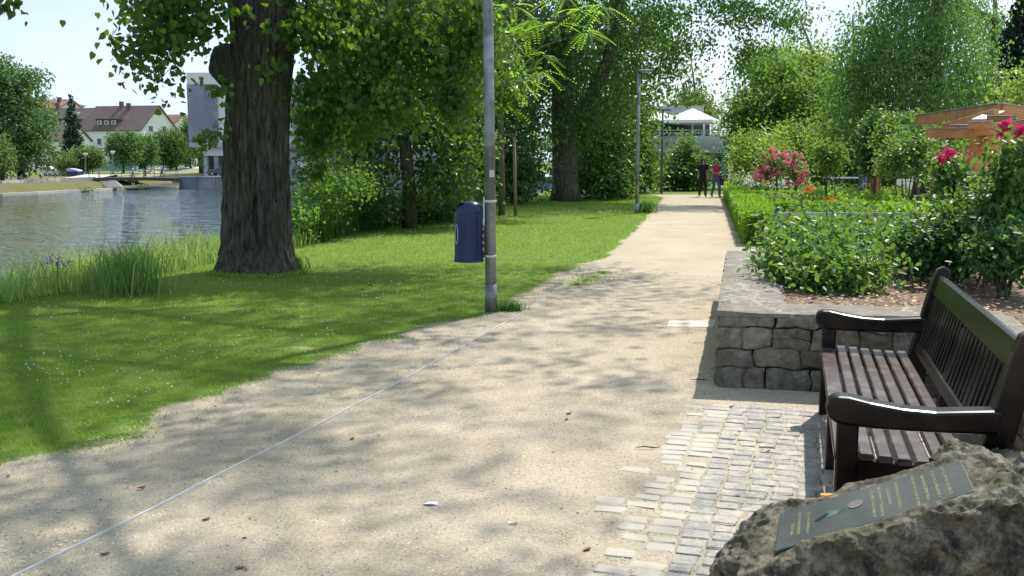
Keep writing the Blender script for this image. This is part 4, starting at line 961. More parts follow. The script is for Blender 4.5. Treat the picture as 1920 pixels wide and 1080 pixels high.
tag(blades('reed_clump', x, y, terr(x, y), rng.uniform(.5, 1.0, n)*.85, .012+0*x, M['reed_dark'], rng, .5, 2), 'dense darker clump of reeds sticking up above the bank grass, left of the big poplar', 'reeds', kind='stuff')
fl = thing('purple_flower', 'purple flower spike rising from the reeds at the water edge', 'flower', A(107, 490, 11.6))
mb = MB(); q = A(107, 490, 11.6); mb.tube([q-Vector((0, 0, .45)), q], .005, 5); mb.build('stem', M['weed_dark'], fl)
M['purple'] = leafmat('purple_petal', (.3, .08, .3), (.42, .15, .4), (.4, .1, .4), .3, .6)
leaves('blossom', np.array([tuple(q)])+rng.normal(size=(70, 3))*np.array([.075, .05, .035]), .035, M['purple'], fl, 'quad', .3, 0, rng)

# ================================================================ TREES AND SHRUBS OF THE PARK (middle)
b_ = G(768, 428)
tree('shade_tree', 'dark broadleaved tree with low spreading boughs between the big poplar and the bin', 'tree',
     [b_-Vector((0, 0, .1)), b_+Vector((0, 0, 1.0)), b_+Vector((-.1, 0, 2.2)), b_+Vector((.1, .2, 4)), b_+Vector((.1, .3, 6.5))], [.19, .16, .14, .1, .04],
     [E(760, 215, 24, 130, 80, 2), E(650, 300, 23.4, 90, 45, 1.2), E(850, 280, 24, 70, 75, 1.6), E(700, 120, 25, 130, 90, 2), E(620, 350, 23, 70, 30, .8), E(720, 330, 23.2, 60, 40, .8), E(850, 120, 26, 130, 110, 2), E(700, -40, 25, 170, 90, 3), E(830, 350, 23.6, 60, 45, .9), E(600, 230, 25, 60, 60, 1.5)],
     760, 36, .5, .13, M['dark_leaf'], M['bark'], 16, .06, 'oval', seed=3, up=.9, droop=.5, shell=.25, flat=.45)
def shrub(name, label, cat, base, ells, nc, per, cr, ls, mat, group=None, seed=1, shape='quad', stems=5, sr=.02, up=.5, droop=.2, shell=.3, flat=.8, barkm='bark'):
    rng = np.random.default_rng(seed); base = Vector(base); r = thing(name, label, cat, base, group)
    Cn = clus(ells, nc, rng, shell); mb = MB()
    for i in rng.choice(len(Cn), min(stems, len(Cn)), replace=False):
        q = Vector(Cn[i]); mb.tube([base+Vector((rng.normal()*.05, rng.normal()*.05, -.05)), base.lerp(q, .5)+Vector((0, 0, .15*abs(q.z-base.z))), q], [sr, sr*.7, sr*.3], 5, caps=False)
    mb.build('stems', M[barkm], r, smooth=True)
    P = scatter(Cn, per, cr, rng, flat); P = P[P[:, 2] > base.z+.02]
    leaves('foliage', P, ls, mat, r, shape, up, droop, rng); return r
G0 = 'shrubs on the river bank'
shrub('bank_shrub', 'light green bush over the water just right of the big poplar trunk', 'shrub', G(640, 440, -.6), [E(600, 365, 20, 52, 32, .8), E(650, 345, 20.5, 50, 24, .8), E(575, 405, 19, 22, 18, .5)], 85, 30, .34, .085, M['mid_leaf'], G0, 5, stems=8, up=.8)
shrub('bank_shrub', 'bush with thin leaning stem standing before the river, left of the dark tree trunk', 'shrub', G(690, 430, -.3), [E(670, 345, 22, 65, 30, 1), E(710, 395, 22.5, 38, 26, .7), E(650, 330, 22, 40, 22, .8)], 120, 36, .35, .09, M['dark_leaf'], G0, 6, stems=8, up=.8)
shrub('bank_shrub', 'low dark bush right behind the litter bin', 'shrub', G(850, 408), [E(830, 385, 26, 55, 26, 1), E(885, 370, 28, 40, 34, 1), E(800, 400, 25.5, 35, 18, .8)], 140, 36, .4, .11, M['dark_leaf'], G0, 7)
G1 = 'dark shrubs behind the lawn'
shrub('park_shrub', 'dark shrub mass directly behind the staked young tree', 'shrub', G(960, 385), [E(955, 330, 37, 60, 60, 2), E(900, 300, 38, 60, 80, 2)], 200, 40, .7, .16, M['dark_leaf'], G1, 8, shape='oval')
shrub('park_shrub', 'dark shrub right of the second poplar trunk, under its hanging boughs', 'shrub', G(1110, 371), [E(1110, 320, 41, 55, 55, 2), E(1150, 330, 42, 45, 42, 2), E(1120, 240, 42, 60, 55, 2)], 260, 40, .7, .16, M['dark_leaf'], G1, 9, shape='oval')
shrub('park_shrub', 'dark shrub between the second lamp post and the farthest one', 'shrub', G(1210, 363), [E(1192, 315, 49.5, 38, 50, 1.6), E(1172, 270, 50, 46, 60, 2)], 220, 40, .7, .17, M['dark_leaf'], G1, 10, shape='oval')
shrub('park_shrub', 'rounded bright-topped shrub at the path end in front of the concrete terrace', 'shrub', G(1290, 358), [E(1280, 325, 53, 52, 36, 1.8), E(1285, 285, 53, 16, 24, 1.0)], 230, 40, .6, .15, M['dark_leaf'], G1, 11, shape='oval', up=.9)
b_ = G(1060, 377); R0 = .5
tree('poplar_tree', 'second big poplar, dark straight trunk, boughs arching high over the path', 'tree',
     [b_-Vector((0, 0, .1)), b_+Vector((0, 0, .6)), b_+Vector((-.1, 0, 3)), b_+Vector((-.15, 0, 5.5)), b_+Vector((.3, .2, 9)), b_+Vector((.6, .3, 14)), b_+Vector((.6, .3, 18))], [.66, .52, .45, .38, .26, .14, .06],
     [E(1010, 90, 40, 90, 90, 3), E(1130, 60, 40, 110, 80, 3), E(1250, 40, 39, 120, 60, 3), E(1390, 15, 38, 120, 42, 2.5), E(1480, 40, 38, 60, 35, 1.5), E(1130, 190, 38.5, 50, 60, 1.5), E(1060, 90, 37.8, 50, 75, .8), E(1065, 130, 37.6, 40, 50, .7), E(1050, 40, 37.6, 50, 50, .7), E(1075, 60, 37.4, 50, 60, .7), E(1090, 230, 38, 30, 60, .6), E(1192, 160, 40, 36, 60, 1.5), E(1262, 115, 39, 45, 42, 1.5), E(1410, 95, 38.5, 45, 20, 1), E(1000, 200, 39, 55, 60, 1.5),
      E(1100, -120, 40, 260, 120, 5), E(1350, -100, 39, 200, 90, 4), E(1150, -300, 40, 200, 130, 4.5), E(940, -50, 41, 120, 100, 3)],
     1300, 42, .72, .15, M['poplar_leaf_far'], M['bark'], 26, .07, 'quad', seed=13, up=.3, droop=.6, shell=.15)
mb = MB(); mb.tube([b_+Vector((.0, -.1, 3.0)), A(1105, 190, 39.6), A(1140, 110, 39.4), A(1158, 40, 39.3), A(1170, -60, 39.2)], [.3, .26, .22, .19, .12], 10, caps=False); mb.build('leaning_bough', M['bark'], bpy.data.objects['poplar_tree.001'], smooth=True)
# small drooping ends of its boughs against the sky
rng2 = np.random.default_rng(77); root_ = bpy.data.objects['poplar_tree.001']
tips = clus([E(1330, 80, 38, 20, 12, .4), E(1370, 140, 38, 8, 35, .3), E(1300, 170, 38.5, 40, 22, .5), E(1400, 140, 38, 10, 14, .3), E(1395, 100, 38, 14, 40, .4), E(1500, 70, 38, 30, 12, .4)], 80, rng2, .1)
leaves('hanging_spray', scatter(tips, 14, .5, rng2, 1.2), .14, M['poplar_leaf_far'], root_, 'quad', .2, .8, rng2)
# trees behind, closing the view to the river
tree('park_tree', 'tall dense tree behind the shade tree, filling the gap above the river', 'tree', [G(860, 385)-Vector((0, 0, .2)), G(860, 385)+Vector((0, 0, 4)), G(860, 385)+Vector((0, 0, 11))], [.3, .2, .05],
     [E(850, 170, 36, 120, 90, 2.5), E(930, 60, 37, 120, 100, 3), E(800, 20, 37, 170, 120, 3), E(960, 230, 37, 60, 80, 2)], 420, 42, 1.0, .19, M['dark_leaf'], M['bark'], 10, .08, seed=14, shell=.2)
b_ = G(1170, 368)
tree('park_tree', 'slender forked tree right behind the second poplar with dark twin stems', 'tree', [b_, A(1165, 250, 44), A(1152, 140, 44), A(1150, 20, 44), A(1140, -120, 44)], [.28, .24, .2, .16, .06],
     [E(1180, 90, 46, 110, 90, 3), E(1080, 160, 47, 80, 70, 3), E(1200, 200, 47, 50, 60, 2), E(1130, -60, 46, 150, 100, 4)], 330, 40, 1.1, .2, M['poplar_leaf_far'], M['bark'], 10, .1, seed=15, shell=.2)
# staked young tree with feather leaves
yb = G(940, 404)
M['frond_leaf'] = M['frond_leaf']
yt = thing('young_tree', 'slim young tree with pale trunk and long feathered leaves between stakes', 'young tree', yb)
mb = MB(); mb.tube([yb-Vector((0, 0, .05)), A(941, 330, yb.y), A(939, 240, yb.y), A(936, 120, yb.y), A(950, 20, yb.y), A(960, -90, yb.y)], [.105, .085, .075, .055, .035, .015], 10)
heads = []
rng = np.random.default_rng(40)
for px, py in [(1000, 35), (1040, 45), (1090, 20), (1100, 60), (1020, 105), (985, 60), (1010, 130), (975, 150), (960, 90), (930, 60), (900, 110), (880, 150), (905, 170), (945, 190), (925, 210), (960, 10), (1060, -10), (900, 20), (1130, 10)]:
    q = A(px, py, yb.y+rng.normal()*.5); heads.append(q); s_ = A(945, min(200, py+70), yb.y); mb.tube([s_, s_.lerp(q, .5)+Vector((0, 0, .15)), q], [.022, .016, .008], 5, caps=False)
mb.build('trunk', M['bark_pale'], yt, smooth=True)
LP = []; LD = []; V = []; F = []
for q in heads:
    for f in range(rng.integers(8, 12)):
        th = rng.uniform(0, 2*PI); el = rng.uniform(-.5, .35); d0 = Vector((math.cos(th)*math.cos(el), math.sin(th)*math.cos(el), math.sin(el))); ln = rng.uniform(.6, 1.05)
        side = d0.cross(Vector((0, 0, 1))).normalized(); upv = side.cross(d0)
        for j in range(3, 14):
            t = j/13; c_ = q+d0*ln*t-Vector((0, 0, .35*ln*t*t))
            for sgn in (-1, 1):
                dl = (side*sgn+d0*.35-Vector((0, 0, .25))).normalized(); L_ = .15*(1-.45*abs(t-.5)); w_ = d0*.030
                b0 = len(V); V += [c_, c_+dl*L_*.5+w_, c_+dl*L_, c_+dl*L_*.5-w_]; F.append((b0, b0+1, b0+2, b0+3))
me = npmesh('crown', np.array([tuple(v) for v in V]), [np.array(F)]); link('crown', me, M['frond_leaf'], yt)
# smaller bright leaves low on it
leaves('lower_leaves', scatter(clus([E(945, 165, yb.y, 22, 40, .4), E(930, 120, yb.y, 40, 60, .6), E(900, 60, yb.y, 60, 60, 1)], 60, rng, .1), 26, .4, rng), .16, M['frond_leaf'], yt, 'heart', .3, .8, rng)
st = thing('tree_stakes', 'wooden stakes with a crossbar holding the young tree', 'tree stakes', G(967, 406))
q = G(967, 406); mb = MB(); mb.tube([q-Vector((0, 0, .1)), A(964, 256, q.y)], [.05, .042], 10); mb.build('stake', M['stake'], st, smooth=True)
q2 = G(924, 402); mb = MB(); mb.tube([q2-Vector((0, 0, .1)), A(924, 256, q2.y)], [.05, .042], 10); mb.build('stake', M['stake'], st, smooth=True)
mb = MB(); mb.tube([A(920, 254, q2.y), A(968, 253, q.y)], .032, 8); mb.build('crossbar', M['stake'], st, smooth=True)

# ================================================================ GARDEN (right)
def hedge(label, p0, p1, w, h, n, ls=.045, seed=1, mat='box_leaf', z0=0):
    rng = np.random.default_rng(seed); p0, p1 = Vector(p0), Vector(p1); r = thing('box_hedge', label, 'hedge', p0, 'clipped box hedges of the rose garden')
    mb = MB(); mb.bar(p0+Vector((0, 0, z0+h*.46)), p1+Vector((0, 0, z0+h*.46)), w*.86, h*.88); mb.build('twig_core', M['hedge_core'], r)
    L_ = (p1-p0).length; u = (p1-p0).normalized(); s = Vector((u.y, -u.x, 0))
    a = rng.uniform(0, L_, n); t = rng.uniform(0, 2*h+w, n); bx = np.where(t < h, -w/2, np.where(t > h+w, w/2, t-h-w/2)); bz = np.where(t < h, t, np.where(t > h+w, t-h-w, h))
    bump_ = .05*fnoise(a, t, 2.2, seed); bx = bx*(1+bump_*1.5)+rng.normal(size=n)*.02; bz = bz*(1+bump_)+rng.normal(size=n)*.018+z0
    ne = int(n*w/(2*L_+w)); a[:ne] = rng.normal(size=ne)*.02; bx[:ne] = rng.uniform(-w/2, w/2, ne); bz[:ne] = z0+rng.uniform(0.02, h, ne)
    P = np.array(p0)[None]+a[:, None]*np.array(u)+bx[:, None]*np.array(s); P[:, 2] = bz+p0.z
    leaves('foliage', P, ls, M[mat], r, 'oval', .6, -.6, rng); return r
M['hedge_core'] = pm('hedge_core', (.035, .05, .012), (.05, .04, .02), 20, 1)
HN = G(1424, 456); HF = G(1375, 369); HF = Vector((9.25, 42.0, 0))
hedge('long low bright green clipped hedge running along the right side of the path', (4.72, 18.8, 0), HF, .62, .58, 60000, .06, 2)
def hx(px0, px1, py, d, h, label, seed, n=9000, w=.5):
    a, b2_ = A(px0, py, d), A(px1, py, d+.6); a.z = b2_.z = 0; return hedge(label, a, b2_, w, h, n, .075, seed)
hx(1400, 1530, 362, 35, .45, 'farthest short crosswise hedge behind the white roses', 3)
hx(1405, 1660, 370, 30.5, .45, 'crosswise hedge in front of the pink rose trees, farther of two', 4, 14000)
hx(1430, 1760, 385, 25, .5, 'crosswise hedge just beyond the rail, nearest of them', 5, 18000)
hx(1650, 1710, 358, 33, .5, 'short dark hedge piece at the foot of the vine-covered pergola post', 6, 5000)
# rail
M['rail_dark'] = pm('dark_rail', (.05, .05, .05), (.03, .03, .03), 8, .5)
ry = 17.0; rt = thing('low_railing', 'low dark railing with pale top bar above the rose bushes', 'railing', A(1457, 400, ry)); 
for px in (1458, 1785):
    a = A(px, 394, ry); mb = MB(); mb.tube([(a.x, a.y, 0), (a.x, a.y, a.z)], .055, 12); mb.ball((a.x, a.y, a.z), .057, 12, 6); mb.build('post', M['rail_dark'], rt, smooth=True)
mb = MB(); a, b_ = A(1462, 402, ry), A(1790, 402, ry); b_.z = a.z; mb.bar(a, b_, .07, .06); mb.build('top_bar', M['galv'], rt)
mb = MB(); mb.bar(a-Vector((0, 0, .09)), b_-Vector((0, 0, .09)), .03, .03); mb.build('lower_bar', M['rail_dark'], rt)
# front rose bushes in the raised bed
def rose(label, ells, base_px, d, nc, per, cr, ls=.06, mat='rose_leaf', seed=1, z=BZ, stems=10, group='leafy rose bushes in the raised bed', up=1.0, flowers=None, fmat='magenta', fs=.05):
    b0 = A(base_px, 400, d); b0.z = z
    r = shrub('rose_bush', label, 'rose bush', b0, ells, nc, per, cr, ls, M[mat], group, seed, 'oval', stems, .012, up, .35, .15, .8)
    if flowers:
        rg_ = np.random.default_rng(seed+100)
        for (px, py, dd, rad, cnt) in flowers:
            c_ = A(px, py, dd); leaves('flower', np.array([tuple(c_)])+np.clip(rg_.normal(size=(cnt, 3)), -1.3, 1.3)*rad*.5, fs, M[fmat], r, 'oval', .4, -.3, rg_, .3)
    return r
rose('rose bush spilling over the wall top at its front corner, no flowers', [E(1545, 515, 8.3, 75, 40, .55), E(1500, 488, 8.8, 45, 38, .5), E(1610, 505, 8.5, 60, 36, .5), E(1455, 490, 8.9, 22, 18, .3)], 1550, 8.5, 170, 26, .2, .062, seed=20)
rose('rose bush behind the wall corner with upright shoots', [E(1480, 458, 10, 40, 24, .4), E(1540, 452, 10.2, 50, 20, .5)], 1500, 10.2, 120, 26, .2, .064, seed=21)
rose('middle rose bush left of the dark rounded one', [E(1620, 458, 10.2, 60, 22, .5), E(1590, 478, 9.4, 55, 28, .5)], 1610, 10, 130, 26, .2, .064, seed=22)
rose('dark rounded rose bush above the far bench post', [E(1735, 458, 9.2, 44, 38, .5)], 1735, 9.3, 120, 30, .17, .058, 'rose_dark', 23)
rose('rose bush between the dark rounded bush and the tall pink-flowered one', [E(1815, 462, 9.0, 42, 36, .5), E(1780, 446, 10, 36, 14, .5)], 1812, 9, 110, 28, .18, .06, seed=24)
rose('blue-green rose bush on bare thin stems at the right edge behind the bench', [E(1890, 470, 7.9, 42, 40, .45), E(1870, 420, 8.4, 40, 30, .4)], 1892, 7.9, 110, 28, .17, .058, 'rose_dark', 25)
rose('low rose bush in the back row left, close to the railing', [E(1500, 438, 12.5, 50, 8, .8), E(1580, 436, 13, 50, 8, .8)], 1540, 12.8, 110, 26, .25, .075, seed=26, z=.0)
rose('low rose bush in the back row centre, close to the railing', [E(1660, 436, 13, 50, 8, .8), E(1730, 434, 13, 40, 10, .8)], 1700, 13, 110, 26, .25, .075, seed=27, z=.0)
rose('tall rose bush with magenta flowers rising at the right edge of the photo', [E(1895, 340, 8.6, 32, 50, .4), E(1845, 385, 8.8, 50, 35, .5), E(1800, 405, 9.2, 40, 26, .4), E(1908, 280, 8.4, 14, 32, .3), E(1905, 390, 8.5, 30, 50, .4)], 1870, 8.8, 165, 22, .18, .06, seed=28, stems=16,
     flowers=[(1886, 234, 8.5, .045, 46), (1912, 246, 8.4, .045, 40), (1910, 256, 8.4, .03, 16), (1878, 250, 8.5, .02, 12)], group=None)
rose('rose shoot with a magenta bloom leaning left below the pergola beam', [E(1785, 315, 10, 22, 18, .3), E(1788, 350, 10.3, 14, 22, .3), E(1815, 355, 10, 30, 22, .4)], 1800, 10, 80, 22, .18, .062, seed=29, stems=8,
     flowers=[(1779, 290, 9.8, .05, 40), (1769, 297, 9.8, .05, 34), (1816, 294, 10, .03, 10)], group=None)
# back roses
def stdrose(label, px, pyb, d, ells, nc, per, cr, ls, mat, fl=None, fmat='pink', seed=1, fs=.09):
    b0 = A(px, pyb, d); b0.z = 0; top = Vector(ells[0][:3])
    rg_ = np.random.default_rng(seed); r = thing('standard_rose', label, 'rose tree', b0, 'standard rose trees in the garden')
    mb = MB(); mb.tube([b0, b0.lerp(top, .5), top-Vector((0, 0, .05))], [.035, .03, .025], 7); Cn = clus(ells, nc, rg_, .2); limbs(mb, [top-Vector((0, 0, ells[0][5]*.6))], Cn, rg_, 8, .02, 4, 5); mb.build('trunk', M['bark'], r, smooth=True)
    leaves('crown', scatter(Cn, per, cr, rg_), ls, M[mat], r, 'oval', .9, .2, rg_)
    if fl:
        Cf = clus([(e[0], e[1]-.15, e[2], e[3], e[4], e[5]) for e in ells], fl, rg_, .8)
        for c_ in Cf: leaves('flower', c_[None, :]+np.clip(rg_.normal(size=(22, 3)), -1.1, 1.1)*.05, fs, M[fmat], r, 'oval', .3, 0, rg_)
    return r
stdrose('rounded rose tree full of pink blooms, left of the pink pair', 1460, 385, 30, [E(1455, 305, 30, 42, 22, .6), E(1430, 325, 30, 26, 12, .4)], 60, 26, .3, .09, 'rose_leaf', 34, 'pink', 30)
stdrose('rose tree with low hanging darker pink clusters, right of the pink pair', 1496, 372, 31, [E(1490, 320, 31, 22, 26, .5), E(1478, 300, 31, 20, 14, .4)], 40, 26, .28, .09, 'rose_leaf', 30, 'pink', 31)
stdrose('green flowerless rose tree left of the garden table', 1549, 388, 28, [E(1550, 285, 28, 26, 26, .5), E(1560, 310, 28, 20, 14, .4)], 60, 28, .3, .09, 'mid_leaf', 0, seed=32)
stdrose('dark-stemmed rose tree before the white board', 1727, 372, 20, [E(1720, 285, 20, 50, 32, .6), E(1690, 300, 20, 40, 26, .5)], 110, 30, .25, .075, 'rose_leaf', 0, seed=33)
def patch(name, label, cat, ells, nc, per, cr, ls, mat, seed, z=0, grp='flower patches in the garden'):
    rg_ = np.random.default_rng(seed); Cn = clus(ells, nc, rg_, .2); P = scatter(Cn, per, cr, rg_); P = P[P[:, 2] > z+.02]
    return tag(leaves(name, P, ls, M[mat], None, 'oval', .8, 0, rg_), label, cat, grp)
c_ = A(1450, 350, 37); shrub('white_rose_bed', 'bed of white roses beyond the long hedge, under the pink rose trees', 'rose bed', (c_.x, c_.y, 0), [E(1450, 350, 37, 70, 9, .8), E(1400, 346, 38, 24, 8, .8)], 130, 26, .3, .1, M['birch_leaf'], seed=41, shape='oval')
patch('white_roses', 'white rose blooms covering the bed beyond the long hedge', 'roses', [E(1450, 343, 36.8, 75, 8, .8), E(1400, 340, 38, 24, 7, .8)], 110, 7, .35, .10, 'white_petal', 42)
patch('orange_rose', 'orange rose between the pink rose tree and the long hedge', 'rose', [E(1441, 337, 34, 6, 3, .1)], 4, 12, .12, .10, 'orange_petal', 43)
patch('orange_rose', 'orange-red rose right of the pink rose trees', 'rose', [E(1515, 354, 31, 6, 3, .1)], 4, 12, .12, .08, 'red_petal', 44)
patch('orange_rose', 'red-orange rose above the nearest crosswise hedge, by the green rose tree', 'rose', [E(1558, 375, 26, 5, 4, .1)], 4, 10, .1, .07, 'red_petal', 45)
patch('yellow_rose', 'pale yellow rose on the end of the long hedge', 'rose', [E(1392, 361, 33, 5, 2, .1)], 3, 10, .12, .09, 'white_petal', 46)
# low planting between cross hedges
for i, (px, py, d, rx, ry_, mat, lab) in enumerate([(1480, 380, 27.5, 80, 7, 'yellow_leaf', 'yellow-green low planting between the crosswise hedges'), (1600, 378, 27.5, 70, 8, 'box_leaf', 'low green planting right of the yellow-green one'), (1560, 404, 20.5, 110, 4, 'mid_leaf', 'low leafy bedding right behind the railing'), (1700, 400, 21, 60, 6, 'box_leaf', 'bright low bedding behind the right half of the railing'), (1850, 412, 15, 60, 10, 'rose_leaf', 'leafy bedding at the right end of the railing'),
        (1560, 365, 34, 60, 6, 'mid_leaf', 'low leafy bedding in front of the garden table'), (1680, 368, 30, 60, 8, 'mid_leaf', 'green bedding before the white board under the pergola')]):
    c_ = A(px, py, d); shrub('bedding_plants', lab, 'bedding', (c_.x, c_.y, 0), [E(px, py, d, rx, ry_, 1.0)], 110, 26, .28, .085, M[mat], 'garden bedding', 50+i, 'oval', stems=3, up=.9)
# taller shrubs closing the garden
for i, (px, py, d, rx, ry_, mat, lab, bx) in enumerate([(1412, 300, 44, 40, 55, 'yellow_leaf', 'feathery yellow-green shrub right of the two walkers', 1395), (1480, 275, 46, 50, 45, 'yellow_leaf', 'yellow-green bamboo-like shrub behind the pink rose tree', 1480), (1545, 300, 44, 50, 50, 'yellow_leaf', 'yellow-green shrub behind the green rose tree', 1545),
        (1605, 300, 42, 36, 32, 'birch_leaf', 'greyish green shrub above the garden table', 1600), (1440, 310, 42, 40, 40, 'yellow_leaf', 'bright shrub filling the gap behind the white roses', 1440), (1660, 320, 46, 60, 45, 'mid_leaf', 'green shrub seen through the pergola', 1660), (1800, 310, 40, 90, 50, 'dark_leaf', 'dark shrub behind the pergola on the right', 1800)]):
    c_ = A(bx, 360, d); shrub('garden_shrub', lab, 'shrub', (c_.x, c_.y, 0), [E(px, py, d, rx, ry_, 1.6)], 150, 36, .6, .15, M[mat], 'shrubs behind the rose garden', 60+i, 'quad', stems=8, up=.3, sr=.04)
# ---- pergola
M['orange_wood'] = pm('orange_timber', (.46, .20, .07), (.34, .14, .045), 4, .65, .002, 30, stretch=(1, 1, 3), c3=(.5, .26, .11), s3=1.5)
M['zinc'] = pm('zinc_flashing', (.5, .52, .53), (.35, .36, .37), 6, .4, metallic=.6)
pg = thing('pergola', 'orange timber pergola with sloping rafters and braces in the rose garden', 'pergola', A(1840, 400, 18))
def beam(nm, a, b_, w=.14, h=.26, mat='orange_wood', cap_=True, up=(0, 0, 1)):
    a, b_ = A(*a), A(*b_); mb = MB(); mb.bar(a, b_, w, h, up=up, bev=.008); o = mb.build(nm, M[mat], pg)
    if cap_:
        mb = MB(); mb.bar(a+Vector((0, 0, h/2+.012)), b_+Vector((0, 0, h/2+.012)), w+.05, .018); mb.build('flashing', M['zinc'], o)
def post(px, d, pyt, w=.24):
    a = A(px, pyt, d); mb = MB(); mb.bar((a.x, a.y, -.05), a, w, w, up=(0, 1, 0), bev=.01); mb.build('post', M['orange_wood'], pg)
post(1840, 18, 250, .30); post(1646, 29.5, 235, .24); post(1764, 27, 255, .30); post(1745, 31, 262, .2); post(1975, 18, 240, .3); post(1800, 31, 262, .25); post(1868, 25.5, 245, .26)
beam('rafter', (1722, 226, 25), (1878, 206, 19.5), .14, .24); beam('rafter', (1878, 206, 19.5), (2010, 226, 19.2), .14, .22)
beam('rafter', (1772, 240, 19.6), (1868, 212, 18.2), .12, .16, cap_=False)
beam('beam', (1742, 250, 19.2), (1838, 250, 18), .15, .17, cap_=True); beam('beam', (1786, 240, 19.0), (1826, 241, 18.4), .1, .10)
beam('beam', (1826, 243, 17.8), (1990, 236, 17.2), .15, .22, cap_=False); beam('beam', (1816, 236, 17.6), (1862, 234, 17.4), .2, .10); beam('beam', (1850, 226, 17.9), (1900, 226, 17.7), .2, .14)
beam('rafter', (1842, 246, 17.9), (1990, 222, 17), .12, .14, cap_=True)
a_, b_ = A(1836, 224, 18), A(1870, 209, 18.6); mb = MB(); mb.bar(a_, b_, .26, .02); mb.build('flashing', M['zinc'], pg)
beam('brace', (1842, 280, 17.8), (1873, 248, 17.6), .1, .1, cap_=False); beam('brace', (1872, 262, 20.5), (1900, 290, 20.5), .1, .12, cap_=False); beam('brace', (1888, 250, 20.5), (1888, 300, 20.5), .12, .12, cap_=False, up=(0, 1, 0))
beam('beam', (1646, 236, 29.5), (1764, 250, 27), .16, .26, cap_=False)
shrub('climbing_vine', 'dense climbing plant covering the far left pergola post down to its foot', 'climber', (A(1640, 370, 29).x, 29, 0), [E(1640, 270, 29, 15, 60, .5), E(1655, 235, 29, 30, 14, .8), E(1632, 310, 29, 10, 40, .3)], 130, 34, .3, .11, M['rose_dark'], None, 70, 'oval', 8)
shrub('climbing_vine', 'climber with glossy leaves arching over the pergola beam toward the right', 'climber', (A(1700, 370, 27).x, 27, 0), [E(1700, 245, 27, 50, 22, .8), E(1740, 265, 25, 55, 30, .8), E(1780, 262, 22, 26, 22, .6), E(1680, 275, 27, 40, 30, .8), E(1700, 228, 27, 40, 10, .8)], 230, 34, .3, .10, M['rose_leaf'], None, 71, 'oval', 8)
# furniture in the garden
M['grey_wood'] = pm('grey_wood', (.3, .28, .25), (.2, .19, .17), 8, .8)
M['white_top'] = pm('white_tabletop', (.75, .74, .7), (.68, .67, .64), 4, .5)
def box_table(name, label, cat, px0, px1, pyt, d, z0=0, mat='white_top', dep=.8):
    a, b_ = A(px0, pyt, d), A(px1, pyt, d); t = thing(name, label, cat, ((a.x+b_.x)/2, d, 0))
    mb = MB(); mb.bar(a, (b_.x, b_.y, a.z), dep, .05); mb.build('tabletop', M[mat], t)
    for x_ in (a.x+.12, b_.x-.12):
        for y_ in (d-dep*.4, d+dep*.4): mb = MB(); mb.bar((x_, y_, 0), (x_, y_, a.z-.03), .06, .06, up=(0, 1, 0)); mb.build('leg', M['rail_dark'], t)
    return t
box_table('garden_table', 'long white topped garden table in front of the slatted chair', 'table', 1550, 1612, 333, 40)
ch = thing('garden_chair', 'grey slatted chair back behind the white garden table', 'chair', (A(1566, 330, 42).x, 42, 0))
mb = MB()
for k in range(6): a, b_ = A(1552, 319+k*2.8, 42), A(1580, 319+k*2.8, 42.2); mb.bar(a, b_, .03, .045)
mb.build('backrest', M['grey_wood'], ch)
for px in (1551, 1580):
    a = A(px, 317, 42); mb = MB(); mb.bar((a.x, a.y, 0), a, .06, .06, up=(0, 1, 0)); mb.build('leg', M['white_top'], ch)
mb = MB(); a, b_ = A(1552, 345, 41.7), A(1580, 345, 41.7); mb.bar(a, b_, .5, .05); mb.build('seat', M['grey_wood'], ch)
bd = thing('white_board', 'white board panel standing beneath the pergola', 'board', (A(1715, 346, 34).x, 34, 0))
mb = MB(); a, b_ = A(1681, 347, 34), A(1746, 347, 34); mb.bar(a, b_, .04, 22*34/FPX); mb.build('panel', M['white_top'], bd)
for px in (1690, 1738): a = A(px, 352, 34); mb = MB(); mb.bar((a.x, a.y+.05, 0), a+Vector((0, .05, 0)), .05, .05, up=(0, 1, 0)); mb.build('leg', M['rail_dark'], bd)
mb = MB(); a = A(1687, 351, 33.95); mb.box(a, (.16, .012, .12)); mb.build('red_mark', M['dryleaf'], bd)
sb = thing('garden_bench', 'dark wooden bench with pale armrest under the pergola', 'bench', (A(1740, 372, 24).x, 24, 0))
mb = MB(); a, b_ = A(1712, 372, 24), A(1772, 372, 24); mb.bar(a, b_, .5, .06); mb.build('seat', M['bench'], sb)
mb = MB(); a, b_ = A(1712, 352, 24.3), A(1742, 352, 24.3); mb.bar(a, b_, .05, .28); mb.build('backrest', M['bench'], sb)
mb = MB(); a, b_ = A(1741, 362, 23.8), A(1775, 362, 23.8); mb.bar(a, b_, .09, .045); mb.build('armrest', M['grey_wood'], sb)
for px in (1714, 1742, 1771): a = A(px, 363, 23.8); mb = MB(); mb.bar((a.x, a.y, 0), a, .07, .07, up=(0, 1, 0)); mb.build('leg', M['bench'], sb)
